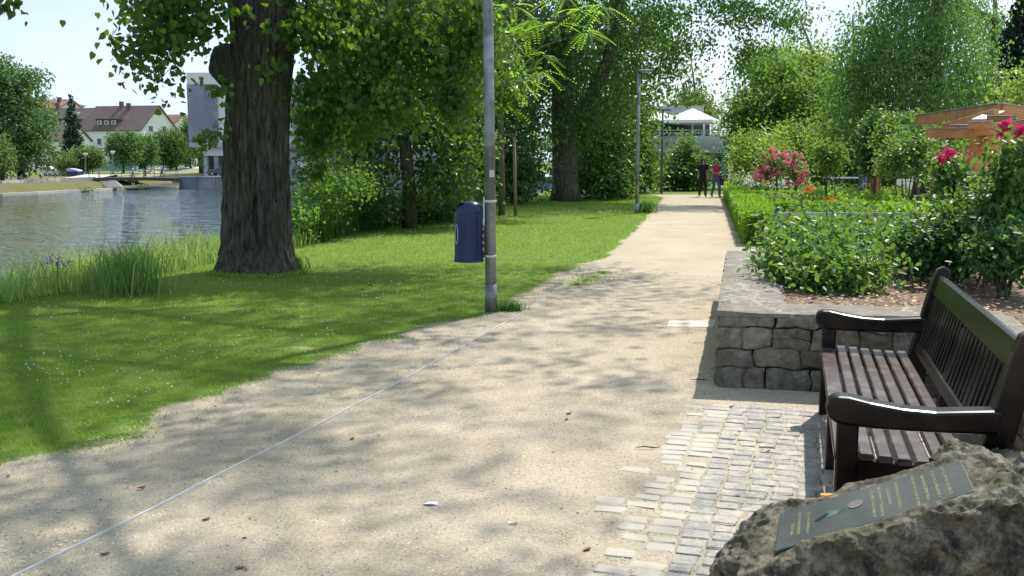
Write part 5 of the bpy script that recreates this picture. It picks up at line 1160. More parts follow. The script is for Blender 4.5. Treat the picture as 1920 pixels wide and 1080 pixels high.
# ---- big trees on the right
def gb(px, d): a = A(px, 360, d); a.z = 0; return a
def rtree(name, label, px, d, ht, tr_, ells, nc, per, cr, ls, mat, seed, bm='bark', **kw):
    b0 = gb(px, d); top = Vector(ells[0][:3])
    return tree(name, label, 'tree', [b0, b0.lerp(Vector((b0.x, b0.y, ht*.5)), .6), Vector((b0.x+.2, b0.y, ht*.6)), Vector((top.x, top.y, ht))], [tr_, tr_*.8, tr_*.5, tr_*.15], ells, nc, per, cr, ls, M[mat], M[bm], 14, tr_*.35, seed=seed, group='trees behind the rose garden', **kw)
rtree('maple_tree', 'round bright green tree right above the terrace, left of the tall birch', 1455, 58, 8, .3, [E(1450, 185, 58, 70, 55, 2.5), E(1400, 215, 57, 40, 45, 2), E(1500, 220, 57, 55, 50, 2.5), E(1440, 130, 59, 50, 30, 2), E(1530, 180, 58, 45, 40, 2), E(1450, 270, 57, 90, 40, 2)], 620, 32, .8, .21, 'mid_leaf', 81, up=.9, shell=.5)
rtree('ash_tree', 'pale yellowish tree peeping out behind the round bright green tree', 1530, 70, 12, .3, [E(1490, 130, 72, 60, 40, 2.5), E(1530, 160, 72, 50, 50, 2), E(1430, 110, 74, 24, 16, 1.5)], 200, 36, 1.3, .26, 'yellow_leaf', 82)
rtree('birch_tree', 'very tall drooping birch with fine grey-green leaves on the right', 1740, 44, 20, .35, [E(1720, 60, 44, 100, 80, 3.5), E(1650, 110, 43, 70, 60, 3), E(1780, 150, 43, 80, 70, 3), E(1690, 190, 42, 100, 50, 3), E(1610, 160, 44, 45, 50, 2), E(1730, -60, 44, 70, 90, 3), E(1640, 50, 44, 30, 26, 1.5), E(1830, 180, 43, 35, 55, 2), E(1600, 120, 44, 30, 16, 1), E(1740, -200, 44, 60, 90, 3), E(1620, 230, 43, 60, 30, 2)], 950, 42, .95, .15, 'birch_leaf', 83, 'bark_pale', droop=1.2, flat=1.3, up=.2, shell=.35)
rtree('birch_tree', 'slimmer birch with light trailing twigs behind the conifer', 1840, 52, 14, .25, [E(1850, 60, 52, 30, 35, 1.5), E(1815, 20, 50, 35, 25, 1.2), E(1870, 90, 53, 40, 50, 2), E(1790, 5, 48, 30, 20, 1)], 150, 26, 1.0, .16, 'birch_leaf', 84, 'bark_pale', droop=1.2, flat=1.3, shell=.2)
rtree('alder_tree', 'deep green tree low behind the birch, above the yellow-green shrubs', 1590, 54, 9, .3, [E(1590, 240, 54, 60, 60, 2.5), E(1640, 270, 53, 70, 50, 2.5), E(1560, 280, 52, 50, 45, 2)], 300, 38, 1.1, .2, 'mid_leaf', 85)
rtree('hazel_tree', 'light yellow-green branches at the right edge beside the conifer', 1950, 30, 7, .12, [E(1925, 165, 30, 30, 35, 1), E(1905, 190, 30, 18, 12, .5), E(1960, 220, 30, 40, 40, 1)], 70, 28, .6, .14, 'yellow_leaf', 86)
# conifer
def conifer(label, base, H, R, mat, seed, nl=22, per=60, ls=.25, name='conifer_tree', bm='bark'):
    rng = np.random.default_rng(seed); r = thing(name, label, 'conifer', base); base = Vector(base)
    mb = MB(); mb.tube([base, base+Vector((0, 0, H))], [R*.09, .02], 8); P = []
    for i in range(nl):
        t = i/(nl-1); z = H*(.10+.9*t); rr_ = R*(1-t)**.85*(.85+.3*rng.uniform())+.05
        nb = int(7+9*(1-t))
        for k in range(nb):
            th = rng.uniform(0, 2*PI); e = base+Vector((math.cos(th)*rr_, math.sin(th)*rr_, z-rr_*.18)); s_ = base+Vector((0, 0, z+rr_*.1))
            if k % 2 == 0: mb.tube([s_, s_.lerp(e, .6)-Vector((0, 0, rr_*.05)), e], [.05*R/3, .03*R/3, .01], 4, caps=False)
            m_ = max(6, int(per*(rr_/R))); tt = rng.uniform(.15, 1.05, m_)**.7
            q = np.array(s_)[None]*(1-tt[:, None])+np.array(e)[None]*tt[:, None]; q += rng.normal(size=q.shape)*np.array([.12, .12, .05])*R*.5*(.3+.7*tt[:, None]*0+.4); P.append(q)
    mb.build('trunk', M[bm], r); leaves('crown', np.concatenate(P), ls, M[mat], r, 'quad', .5, .3, rng); return r
conifer('very dark tall conifer behind the pergola at the right edge', gb(1893, 48), 9.6, 2.6, 'conifer_leaf', 90, 26, 110, .26)
conifer('second dark conifer cut by the right edge of the photo', gb(1950, 50), 10.5, 2.6, 'conifer_leaf', 91, 26, 110, .26)
# ================================================================ TERRACE BUILDING
M['concrete'] = pm('pale_concrete', (.46, .48, .49), (.38, .40, .41), 1.5, .8, .003, 10, c3=(.25, .27, .28), s3=.5)
M['concrete_dk'] = pm('grey_concrete', (.24, .26, .29), (.17, .19, .22), .6, .8, stretch=(1, 1, .25), c3=(.28, .3, .33), s3=.3)
M['cream'] = pm('cream_render', (.74, .74, .66), (.68, .68, .6), .5, .85)
M['white_wall'] = pm('white_render', (.82, .78, .74), (.76, .72, .68), .4, .85)
M['glass'] = pm('dark_glass', (.03, .04, .045), (.05, .06, .065), .5, .12, spec=.7)
M['teal'] = pm('teal_panel', (.16, .32, .33), (.12, .26, .27), 1, .35)
M['white_frame'] = pm('white_frame', (.7, .7, .7), (.62, .62, .62), 2, .5)
M['canvas'] = pm('white_canvas', (.82, .80, .74), (.76, .74, .68), 1, .8)
M['roof_brown'] = pm('brown_tiles', (.15, .105, .09), (.11, .08, .07), .6, .85, .03, 3)
M['roof_red'] = pm('red_tiles', (.34, .18, .13), (.26, .14, .10), .6, .85, .03, 3)
M['gravel_far'] = pm('pale_gravel', (.5, .47, .42), (.42, .4, .35), .3, .9)
TB = 75.0
tbld = thing('terrace_building', 'grey concrete cafe building with a raised terrace and railing at the end of the path', 'building', (A(1300, 350, TB).x, TB, 0))
def zb(y, d): return A(960, y, d).z
def xb(x, d): return A(x, 300, d).x
x0_, x1_ = xb(1140, TB), xb(1374, TB)
mb = MB(); mb.add(*[[], []]); mb.box(((x0_+x1_)/2, TB+6, (zb(287, TB)+zb(255, TB))/2), (x1_-x0_, 12, zb(255, TB)-zb(287, TB))); mb.build('terrace_slab', M['concrete'], tbld, bevel=.02)
mb = MB(); mb.box(((x0_+xb(1332, TB))/2, TB+6.5, zb(287, TB)/2-.2), (xb(1332, TB)-x0_, 11, zb(287, TB)+.4)); mb.build('wall', M['concrete_dk'], tbld)
mb = MB(); mb.box(((xb(1332, TB)+x1_)/2, TB+7, zb(287, TB)/2-.1), (x1_-xb(1332, TB), 11, zb(287, TB)+.2)); g_ = mb.build('glazed_front', M['teal'], tbld)
mb = MB()
for px in (1334, 1356, 1372): mb.box((xb(px, TB), TB+1.4, zb(320, TB)), (.1, .12, zb(287, TB)-.0+.0))
mb.box(((xb(1356, TB)+xb(1374, TB))/2, TB+1.36, zb(299, TB)), (xb(1374, TB)-xb(1356, TB), .1, .1)); mb.build('window_frame', M['rail_dark'], g_)
# railing on the terrace
mb = MB()
for k in range(13): xx = x0_+(x1_-x0_)*k/12; mb.box((xx, TB+.2, zb(249, TB)), (.06, .06, zb(244, TB)-zb(255, TB)))
for y_ in (244, 249): mb.box(((x0_+x1_)/2, TB+.2, zb(y_, TB)), (x1_-x0_, .07, .07))
mb.build('railing', M['zinc'], tbld)
mb = MB(); mb.box(((x0_+x1_)/2-.3, TB+8, (zb(255, TB)+zb(222, TB))/2), (x1_-x0_-1, 6, zb(222, TB)-zb(255, TB)-.01)); mb.build('glass_front', M['glass'], tbld)
for px in (1254, 1341, 1358, 1372):
    mb = MB(); mb.box((xb(px, TB), TB+4.8, zb(238, TB)), (.14, .14, zb(222, TB)-zb(255, TB)-.02)); mb.build('column', M['white_frame'], tbld)
mb = MB(); mb.box(((xb(1225, TB)+xb(1346, TB))/2, TB+10, (zb(222, TB)+zb(190, TB))/2), (xb(1346, TB)-xb(1225, TB), 8, zb(190, TB)-zb(222, TB))); mb.build('upper_wall', M['concrete'], tbld, bevel=.02)
mb = MB(); mb.box(((xb(1346, TB)+xb(1374, TB))/2+.02, TB+9, (zb(222, TB)+zb(210, TB))/2), (xb(1374, TB)-xb(1346, TB), 6, zb(210, TB)-zb(222, TB))); mb.build('upper_wall', M['concrete_dk'], tbld)
ps = thing('parasol', 'large white square parasol open on the cafe terrace', 'parasol', (xb(1300, TB), TB+2.4, zb(255, TB)))
ap = A(1299, 203, TB+2.4); ez = A(1299, 226, TB+2.4).z; hw = (xb(1356, TB+2.4)-xb(1243, TB+2.4))/2*.90
th = .42; cs = [ap+Vector((hw*1.25*math.cos(th+k*PI/2), hw*1.25*math.sin(th+k*PI/2), ez-ap.z)) for k in range(4)]
mb = MB(); mb.add([ap]+cs+[c_-Vector((0, 0, .22)) for c_ in cs], [(0, 1, 2), (0, 2, 3), (0, 3, 4), (0, 4, 1)]+[(1+k, 5+k, 5+(k+1) % 4, 1+(k+1) % 4) for k in range(4)]); cn = mb.build('canopy', M['canvas'], ps)
so = cn.modifiers.new('s', 'SOLIDIFY'); so.thickness = .03
mb = MB(); mb.tube([(ap.x, ap.y, zb(255, TB)), ap-Vector((0, 0, .1))], .06, 8); mb.build('pole', M['canvas'], ps)
ps2 = thing('parasol', 'smaller white parasol half hidden by the poplar leaves, left of the large one', 'parasol', (xb(1232, TB), TB+3.5, zb(255, TB)))
ap2 = A(1238, 209, TB+4); cs = [ap2+Vector((2.6*math.cos(.3+k*PI/2), 2.6*math.sin(.3+k*PI/2), -.75)) for k in range(4)]
mb = MB(); mb.add([ap2]+cs, [(0, 1, 2), (0, 2, 3), (0, 3, 4), (0, 4, 1)]); cn = mb.build('canopy', M['canvas'], ps2); so = cn.modifiers.new('s', 'SOLIDIFY'); so.thickness = .04
mb = MB(); mb.tube([(ap2.x, ap2.y, zb(255, TB)), ap2-Vector((0, 0, .1))], .06, 8); mb.build('pole', M['canvas'], ps2)
gl = thing('globe_lamp', 'small white globe lamp among the leaves right of the terrace', 'lamp', gb(1388, 60)); a = A(1388, 229, 60)
mb = MB(); mb.tube([(a.x, a.y, 0), a], .05, 8); mb.build('pole', M['galv_dark'], gl); mb = MB(); mb.lathe([(.05, -.08), (.3, -.04), (.36, .02), (.22, .12), (.02, .16)], a, 16); mb.build('shade', M['white_frame'], gl, smooth=True)
rtree('poplar_tree', 'distant bright tree top behind the terrace building', 1300, 110, 12, .4, [E(1295, 190, 110, 40, 10, 2.5), E(1290, 210, 110, 60, 14, 3)], 80, 40, 1.4, .4, 'far_yellow', 92, 'bark_far')

# ================================================================ FAR BANK
def hz(px, py, d): return A(px, py, d)
# promenade wall and stone edge along the water
def ribbon(name, pts, dz, w, mat, lab=None, cat=None, kind=None, depth=.5):
    mb = MB()
    for i in range(len(pts)-1):
        a, b_ = Vector(pts[i]), Vector(pts[i+1]); mb.bar(a+Vector((0, 0, -depth/2)), b_+Vector((0, 0, -depth/2)), w, depth)
    o = mb.build(name, mat)
    return tag(o, lab, cat, kind=kind)
M['edge_stone'] = pm('pale_edge_stone', (.5, .48, .42), (.4, .38, .34), .8, .9)
ep = [A(-200, 375, 97), A(0, 365, 106.5), A(65, 362, 111.5), A(120, 359.5, 117), A(180, 355.5, 123), A(232, 350, 131.0), A(330, 350.5, 133.5)]
for p_ in ep: p_.z = WZ+.28
ribbon('stone_kerb', ep, 0, .6, M['edge_stone'], 'pale stone kerb along the waterline of the far bank', 'kerb', depth=.9)
pw = [A(-200, 346, 106), A(0, 339, 116), A(50, 336.5, 121), A(110, 334, 127), A(176, 331.5, 132)]
for p_ in pw: p_.z = -1.0+ (p_.z+1.0)*1.0 if False else p_.z
ribbon('promenade_wall', pw, 0, .5, M['gravel_far'], 'long pale low wall at the top of the grassy far bank', 'wall', depth=.75)
# light footpath rising to the right behind the bridge
hp = [A(120, 333, 140), A(185, 333, 146), A(250, 326, 165), A(330, 318, 180), A(430, 309, 190), A(560, 303, 200)]
mb = MB()
for i in range(len(hp)-1):
    a, b_ = hp[i], hp[i+1]; w_ = Vector((0, 7, .0)); mb.extr([a-w_*.5+Vector((0, 0, -.25)), b_-w_*.5+Vector((0, 0, -.25)), b_+w_+Vector((0, 0, .35)), a+w_+Vector((0, 0, .35))], (0, 0, -.3))
tag(mb.build('footpath', M['gravel_far']), kind='structure')
# grassy slope under it
mb = MB()
for i in range(1, len(hp)-1):
    a, b_ = hp[i], hp[i+1]; mb.add([a+Vector((0, -3.6, -.3)), b_+Vector((0, -3.6, -.3)), (b_.x+2, 143, -1.0), (a.x+2, 143, -1.0)], [(0, 3, 2, 1)])
M['dry_slope'] = pm('dry_grass_slope', (.20, .22, .06), (.24, .20, .09), .4, .95, .03, 2)
tag(mb.build('slope', M['dry_slope']), kind='structure')
# quay wall and deck
qx0, qx1 = A(335, 333, 135.6).x, 70; qt = A(335, 332.5, 135.6).z
qw = thing('quay_wall', 'grey concrete quay wall of tall panels standing in the water', 'quay wall', (qx0, 135.8, WZ))
mb = MB(); mb.box(((qx0+qx1)/2, 150, (qt+WZ-1)/2-.01), (qx1-qx0-.05, 28.4, qt-WZ+1)); mb.build('deck', M['concrete'], qw)
mb = MB(); xx = qx0
while xx < 15: mb.box((xx+1.24, 135.7, (qt+WZ-.6)/2), (2.44, .2, qt-WZ+.7)); xx += 2.5
mb.build('wall_panels', M['concrete_dk'], qw)
mb = MB(); mb.box(((qx0+15)/2, 135.75, qt+.06), (15-qx0, .5, .12)); mb.build('coping', M['concrete'], qw)
# bridge
br = thing('footbridge', 'dark slender footbridge with thin railing over the side channel', 'footbridge', A(180, 334, 131))
n = 16; pts_ = []
for i in range(n+1):
    t = i/n; a = A(176+(337-176)*t, 333.5-1.5*math.sin(PI*t)+.5*t, 131+4*t); pts_.append(a)
mb = MB(); mb2 = MB(); mb3 = MB()
for i in range(n): mb.bar(pts_[i]-Vector((0, 0, .2)), pts_[i+1]-Vector((0, 0, .2)), 3.0, .42)
mb.build('deck', M['rail_dark'], br)
for s_ in (-1.45, 1.45):
    mb = MB()
    for i in range(0, n+1, 2 if s_ < 0 else 3): mb.bar(pts_[i]+Vector((0, s_, -.0)), pts_[i]+Vector((0, s_, 1.05)), .07, .07, up=(0, 1, 0))
    for i in range(n):
        for h_ in (1.05, .5): mb.bar(pts_[i]+Vector((0, s_, h_)), pts_[i+1]+Vector((0, s_, h_)), .05, .05)
    mb.build('railing', M['galv'], br)
mb = MB()
for i in range(9): a = A(184+i*1.9, 336+i*1.7, 131-i*.45); mb.box(a+Vector((1.0, 0, -.12)), (2.2, .5, .25))
tag(mb.build('stairs', M['edge_stone']), 'pale steps going down the far bank beside the bridge', 'stairs')
mb = MB(); a, b_ = A(213, 341, 130.5), A(226, 350, 129.5); mb.bar(a, b_, .5, .3); tag(mb.build('ramp_kerb', M['edge_stone']), 'slanting pale kerb under the middle of the bridge', 'kerb')
mb = MB(); a, b_ = A(232, 350, 130), A(334, 344, 134); mb.bar(a-Vector((0, 0, .1)), b_-Vector((0, 0, .1)), 1.2, .3); tag(mb.build('landing_stage', M['gravel_far']), 'low pale landing ledge between bridge and water', 'ledge')
mb = MB(); mb.box(A(249, 340, 133), (1.2*1, .8, .25)); tag(mb.build('stone_block', M['edge_stone']), 'white stone block on the dry grass under the bridge', 'block')
# white handrails far left
hr_ = thing('handrail', 'white slanting handrail at the left end of the promenade', 'handrail', A(20, 335, 122))
mb = MB(); mb.bar(A(10, 328, 122), A(47, 335, 121), .12, .12); mb.build('rail', M['white_frame'], hr_)
for px, py in ((20, 324), (40, 328)): a = A(px, py, 122); mb = MB(); mb.bar(a, a-Vector((0, 0, .9)), .1, .1, up=(0, 1, 0)); mb.build('post', M['white_frame'], hr_)
# ---- theatre
TH = 150.0
def tx(px, d=TH): return A(px, 300, d).x
def tz(py, d=TH): return A(355, py, d).z
th_ = thing('theatre_building', 'big grey and cream concrete hall with a blank tower above columns across the river', 'building', (tx(400), TH, qt))
def tb(nm, px0, px1, py0, py1, d, dep, mat, par=None, bev=0):
    a0, a1 = tx(px0, d), tx(px1, d); z1_, z0_ = tz(py0, d), tz(py1, d); mb = MB(); mb.box(((a0+a1)/2, d+dep/2, (z0_+z1_)/2), (a1-a0, dep, z1_-z0_)); return mb.build(nm, M[mat], par or th_)
tw_ = tb('tower', 356, 546, 136, 268, TH, 14, 'cream'); tb('grey_panel', 355.5, 411, 158, 268, TH-.3, .28, 'concrete_dk', tw_); tb('vent', 391, 410, 159, 164, TH-.42, .1, 'roof_brown', tw_)
tb('parapet_band', 356, 640, 268, 276, TH-1.5, 15, 'concrete'); tb('beam', 372, 640, 276, 292, TH-.5, 12, 'cream')
tb('back_wall', 372, 640, 292, 331, TH+9, 2, 'glass')
for i, px in enumerate((385, 405, 428, 470, 520, 548)): tb('column', px-4, px+4, 292, 333, TH, .8, 'concrete')
tb('window', 402, 410, 245, 266, TH-.36, .1, 'glass', tw_); tb('window', 436, 480, 245, 266, TH-.05, .04, 'glass', tw_)
tb('annex', 536, 1000, 284, 332, TH-6, 10, 'concrete_dk'); tb('annex_roof', 534, 1002, 279, 284, TH-6.6, 11, 'rail_dark'); tb('annex_upper', 546, 760, 150, 268, TH+2, 10, 'concrete_dk')
cu_ = bpy.data.curves.new('lettering', 'FONT'); cu_.body = 'SIBE'; cu_.size = 1.25; cu_.extrude = .03; cu_.offset = .03
to = bpy.data.objects.new('tmp', cu_); C.objects.link(to); bpy.context.view_layer.update()
me = bpy.data.meshes.new_from_object(to.evaluated_get(bpy.context.evaluated_depsgraph_get())); bpy.data.objects.remove(to)
rotm = Matrix.Rotation(PI/2, 4, 'X'); me.transform(Matrix.Diagonal((.80, 1, 1, 1))); me.transform(rotm); a = A(557, 315, TH-6.4); me.transform(Matrix.Translation(a)); me.name = 'graffiti'
link('graffiti', me, M['white_frame'], th_)
mb = MB(); a = A(569, 309.5, TH-6.2); mb.box(a, (2.2, .06, 1.3)); mb.build('graffiti_ground', M['rail_dark'], th_)
mb = MB(); a0 = A(535, 318, 137); 
for k in range(18): mb.bar((a0.x+k*1.6, 137, qt), (a0.x+k*1.6, 137, qt+1.0), .06, .06, up=(0, 1, 0))
mb.bar((a0.x, 137, qt+1.0), (a0.x+29, 137, qt+1.0), .07, .07); mb.bar((a0.x, 137, qt+.5), (a0.x+29, 137, qt+.5), .05, .05)
tag(mb.build('quay_railing', M['galv']), 'thin grey railing on top of the quay wall right of the big poplar', 'railing')
# ---- houses
M['pane'] = M['glass']
def house(label, K_, u, v, L_, W_, ze, zr, z0, wall, roof, over=.5, wins=(), gwins=(), dorm=(), sky=(), chim=(), group='houses across the river'):
    """K_ near corner; u along the eaves, v along the gable"""
    r = thing('town_house', label, 'house', K_, group); K_ = Vector((K_[0], K_[1], 0)); u, v = Vector(u).normalized(), Vector(v).normalized()
    P = lambda a, b_, z: K_+u*a+v*b_+Vector((0, 0, z))
    mb = MB(); mb.extr([P(0, 0, z0), P(0, W_, z0), P(0, W_, ze), P(0, W_/2, zr), P(0, 0, ze)], u*L_); w_ = mb.build('wall', M[wall], r)
    mb = MB(); sl = Vector(v)*W_/2+Vector((0, 0, zr-ze)); s1_ = sl.normalized(); sl2 = -v*W_/2+Vector((0, 0, zr-ze)); s2_ = sl2.normalized()
    nrm = s1_.cross(u).normalized(); nrm = nrm if nrm.z > 0 else -nrm; n2_ = s2_.cross(u).normalized(); n2_ = n2_ if n2_.z > 0 else -n2_
    a = P(-over, 0, ze)-s1_*over; mb.extr([a, a+u*(L_+2*over), a+u*(L_+2*over)+s1_*(sl.length+over), a+s1_*(sl.length+over)], nrm*.25)
    a = P(-over, W_, ze)-s2_*over; mb.extr([a, a+u*(L_+2*over), a+u*(L_+2*over)+s2_*(sl2.length+over), a+s2_*(sl2.length+over)], n2_*.25)
    rf = mb.build('roof', M[roof], r)
    for (a_, z_, w2, h2) in wins:
        mb = MB(); mb.bar(P(a_, -.05, z_), P(a_+w2, -.05, z_), .12, h2); f_ = mb.build('window', M['white_frame'], r); mb = MB(); mb.bar(P(a_+.12, -.13, z_), P(a_+w2-.12, -.13, z_), .06, h2-.3); mb.build('pane', M['pane'], f_)
    for (b_2, z_, w2, h2) in gwins:
        mb = MB(); mb.bar(P(-.05, b_2, z_), P(-.05, b_2+w2, z_), .12, h2); f_ = mb.build('window', M['white_frame'], r); mb = MB(); mb.bar(P(-.13, b_2+.12, z_), P(-.13, b_2+w2-.12, z_), .06, h2-.3); mb.build('pane', M['pane'], f_)
    for (a_, t, w2, h2, mt) in dorm:     # flat dormer with windows
        q = P(a_, 0, ze)+sl*t; mb = MB(); mb.box((0, 0, 0), (w2, 2.6, h2), None); vs_ = []
        mb.v = [tuple(q+u*(x_+w2/2)+v*(y_+1.0)+Vector((0, 0, z_+h2/2))) for x_, y_, z_ in mb.v]; dd_ = mb.build('dormer', M[mt], r)
        k_ = max(1, int(w2/1.9))
        for i in range(k_):
            aa_ = w2*(i+.5)/k_-.6; c0_ = q+u*aa_-v*.36+Vector((0, 0, h2*.5)); mb = MB(); mb.bar(c0_, c0_+u*1.2, .1, h2*.66); mb.build('window', M['white_frame'], dd_)
            mb = MB(); mb.bar(c0_+u*.25-v*.07, c0_+u*.95-v*.07, .06, h2*.42); mb.build('pane', M['pane'], dd_)
        mb = MB(); mb.bar(q+u*-.3+v*.9+Vector((0, 0, h2+.1)), q+u*(w2+.3)+v*.9+Vector((0, 0, h2+.1)), 3.2, .2); mb.build('dormer_roof', M[roof], dd_)
    for (a_, t) in sky:
        q = P(a_, 0, ze)+sl*t+nrm*.28; mb = MB(); mb.extr([q, q+u*1.3, q+u*1.3+s1_*1.6, q+s1_*1.6], nrm*.08); mb.build('skylight', M['zinc'], rf)
    for (a_, t, h2) in chim: q = P(a_, 0, ze)+sl*t; mb = MB(); mb.box(q+Vector((0, 0, h2*.2)), (1.0, .8, h2)); mb.build('chimney', M['roof_brown'], rf)
    return r
K1 = A(266, 300, 250)
house('big cream house with brown roof and a bright gable facing the river trees', (K1.x, K1.y, 0), (-1, .22, 0), (.42, .9, 0), 17, 12.5, zb(243, 250), zb(199, 256), -2, 'white_wall', 'roof_brown',
      wins=[(1+3.3*i, 6.2, 1.3, 1.7) for i in range(1, 5)]+[(1+3.3*i, 3.0, 1.3, 1.7) for i in range(1, 5)], gwins=[(2.6, 9.4, 1.5, 1.6), (7.2, 9.4, 1.5, 1.6), (3.0, 6.3, 1.4, 1.6), (7.5, 6.3, 1.4, 1.6), (5.9, 13.4, .6, .9)], dorm=[(7, .18, 6, 1.5, 'roof_brown')], chim=[(7.5, .85, 2.4), (10, .95, 2.2)])
K2 = K1+Vector((-17.3, 3.8, 0)); K2.z = 0
house('long house with dark dormer band and brown roof left of the bright gable house', K2, (-1, .22, 0), (.42, .9, 0), 24, 12.5, zb(243, 250), zb(202, 256), -2, 'white_wall', 'roof_brown',
      wins=[(1.2+3.3*i, 6.2, 1.3, 1.8) for i in range(7)]+[(1.2+3.3*i, 2.8, 1.3, 1.8) for i in range(7)], dorm=[(.6, .08, 10.5, 2.3, 'roof_brown'), (13, .08, 9, 2.2, 'roof_brown')], sky=[(3.0, .6), (9.5, .58), (16, .58)], chim=[(11, 1.0, 2.2)])
K3 = A(318, 300, 275)
house('small house with red roof right of the bright gable', (K3.x, K3.y, 0), (-1, .5, 0), (.6, .8, 0), 14, 9, zb(243, 275), zb(216, 280), -2, 'cream', 'roof_red', sky=[(4, .5)], chim=[])
K4 = A(330, 300, 290)
house('narrow house with grey-brown gable between the red roof and the theatre tower', (K4.x, K4.y, 0), (-.6, .8, 0), (.9, .5, 0), 9, 7, zb(240, 290), zb(222, 292), -2, 'roof_red', 'roof_brown', chim=[(3, .9, 3)])
K5 = A(100, 300, 262)
house('house with red roof at the left, half hidden by the big left tree', (K5.x, K5.y, 0), (-1, .2, 0), (.5, .85, 0), 16, 12, zb(212, 262), zb(187, 266), -2, 'cream', 'roof_red', chim=[(2, .8, 2)])
K6 = A(122, 300, 290)
house('grey flat-topped block sticking up behind the long brown roof', (K6.x, K6.y, 0), (-1, .1, 0), (.3, .95, 0), 9, 9, zb(196, 290), zb(194, 290), -2, 'concrete', 'concrete', chim=[(7, .5, 4)])
K7 = A(122, 300, 215)
house('white low house end seen between the big left tree and the blue spruce', (K7.x, K7.y, 0), (-1, .1, 0), (.3, .95, 0), 4.5, 8, zb(262, 215), zb(235, 218), -2, 'white_wall', 'roof_brown', wins=[(1.2, 2.2, 1.2, 1.6)])
K8 = A(360, 300, 300)
house('rounded reddish roof right beside the theatre tower', (K8.x, K8.y, 0), (-1, .2, 0), (.5, .9, 0), 7, 8, zb(232, 300), zb(216, 302), -2, 'cream', 'roof_red')
# pavilion behind round trees
pv = thing('glass_pavilion', 'low pale glazed pavilion behind the round trees, left of the people on the bridge', 'pavilion', A(222, 320, 200)); 
mb = MB(); a = A(222, 312, 200); mb.box((a.x, 202, a.z), (7, 4, 1.7)); mb.build('glass_front', M['teal'], pv); mb = MB(); mb.box((a.x, 202, a.z+1.0), (7.6, 4.6, .3)); mb.build('roof', M['concrete'], pv)
# ---- far trees
FG = 'round trees along the promenade'
def ftree(label, px, pyb, d, ells, nc, per, cr, ls, mat, seed, cat='tree', name='lime_tree', r_=.22, grp=FG):
    b0 = A(px, pyb, d); top = Vector(ells[0][:3]); return tree(name, label, cat, [b0-Vector((0, 0, .6)), b0.lerp(Vector((b0.x, b0.y, top.z)), .6), Vector((top.x, top.y, top.z))], [r_, r_*.7, r_*.3], ells, nc, per, cr, ls, M[mat], M['bark_far'], 8, r_*.4, seed=seed, group=grp, up=.6, shell=.5)
ftree('round tree with a dark trunk in front of the cream house, leftmost of the row', 232, 327, 165, [E(232, 276, 165, 32, 32, 2.6)], 150, 40, 1.0, .38, 'far_leaf', 101)
ftree('round tree second in the row, just right of the leftmost', 272, 322, 172, [E(272, 283, 172, 26, 30, 2.4)], 120, 40, 1.0, .38, 'far_leaf', 102)
ftree('round tree third in the row, above the person on the bridge', 305, 320, 178, [E(304, 278, 178, 22, 32, 2.4)], 120, 40, 1.0, .38, 'far_leaf', 103)
ftree('tree in the row in front of the red roofed house', 331, 318, 180, [E(330, 276, 180, 20, 32, 2.4)], 120, 40, 1.0, .38, 'far_leaf', 104)
ftree('last tree of the row, close beside the theatre tower', 357, 314, 184, [E(352, 280, 184, 18, 34, 2.2), E(350, 240, 184, 10, 14, 1.5)], 120, 40, 1.0, .38, 'far_leaf', 105)
ftree('small thin tree behind the walking man in white, beyond the bridge', 318, 318, 195, [E(318, 300, 195, 20, 16, 2)], 70, 36, 1.0, .36, 'far_leaf', 106)
ftree('low yellow-green tree behind the white van and the blue skip', 155, 330, 175, [E(155, 301, 175, 40, 20, 2.5), E(170, 293, 175, 22, 18, 2), E(125, 305, 172, 20, 14, 2)], 190, 40, 1.0, .38, 'far_yellow', 107)
ftree('dark bush under the spruce, left of the yellow-green tree', 118, 326, 180, [E(118, 316, 180, 30, 10, 2)], 60, 36, .9, .36, 'far_leaf', 108, 'shrub', 'far_shrub')
ftree('huge dark green tree at the far left beyond the river', 40, 335, 128, [E(30, 170, 128, 45, 45, 4), E(60, 230, 126, 42, 50, 4), E(10, 260, 125, 60, 60, 4), E(70, 290, 124, 34, 32, 3), E(-60, 200, 126, 80, 90, 5), E(0, 140, 128, 40, 30, 3), E(60, 150, 128, 18, 22, 2), E(-150, 220, 125, 80, 90, 5)], 620, 46, 1.4, .42, 'far_leaf', 109, grp=None, r_=.5)
ftree('lighter green tree in front of the huge one at the left edge', 5, 340, 118, [E(0, 290, 118, 22, 34, 2.5), E(-40, 300, 118, 40, 34, 3)], 150, 42, .9, .35, 'far_yellow', 110, grp=None, r_=.3)
b0 = A(140, 315, 200); conifer('blue-grey spruce with a pointed top in front of the long brown roofed house', (b0.x, 200, b0.z-1), A(140, 180, 200).z-b0.z+1, 3.0, 'blue_leaf', 111, 24, 60, .45, 'spruce_tree', 'bark_far')
for i, (px0, d, w_) in enumerate([(-420, 190, 200), (-200, 300, 160), (40, 330, 120), (700, 230, 220), (950, 210, 260), (1250, 260, 240), (1600, 190, 260), (2000, 150, 300), (2300, 110, 260)]):
    a = A(px0, 300, d); rr_ = w_*d/FPX; 
    tree('far_tree', 'far broad clump of trees closing the horizon, %s from the left' % ['first', 'second', 'third', 'fourth', 'fifth', 'sixth', 'seventh', 'eighth', 'ninth'][i], 'trees', [(a.x, a.y, -2), (a.x, a.y, 4), (a.x, a.y, 8)], [.5, .4, .1], [(a.x-rr_*.5, a.y, 4.5, rr_*.45, 4, 5.5), (a.x+rr_*.45, a.y, 4, rr_*.45, 4, 5), (a.x, a.y, 6, rr_*.4, 4, 6)], 170, 36, 2.2, .75, M['far_leaf'], M['bark_far'], 4, .2, seed=120+i, group='far trees on the horizon')
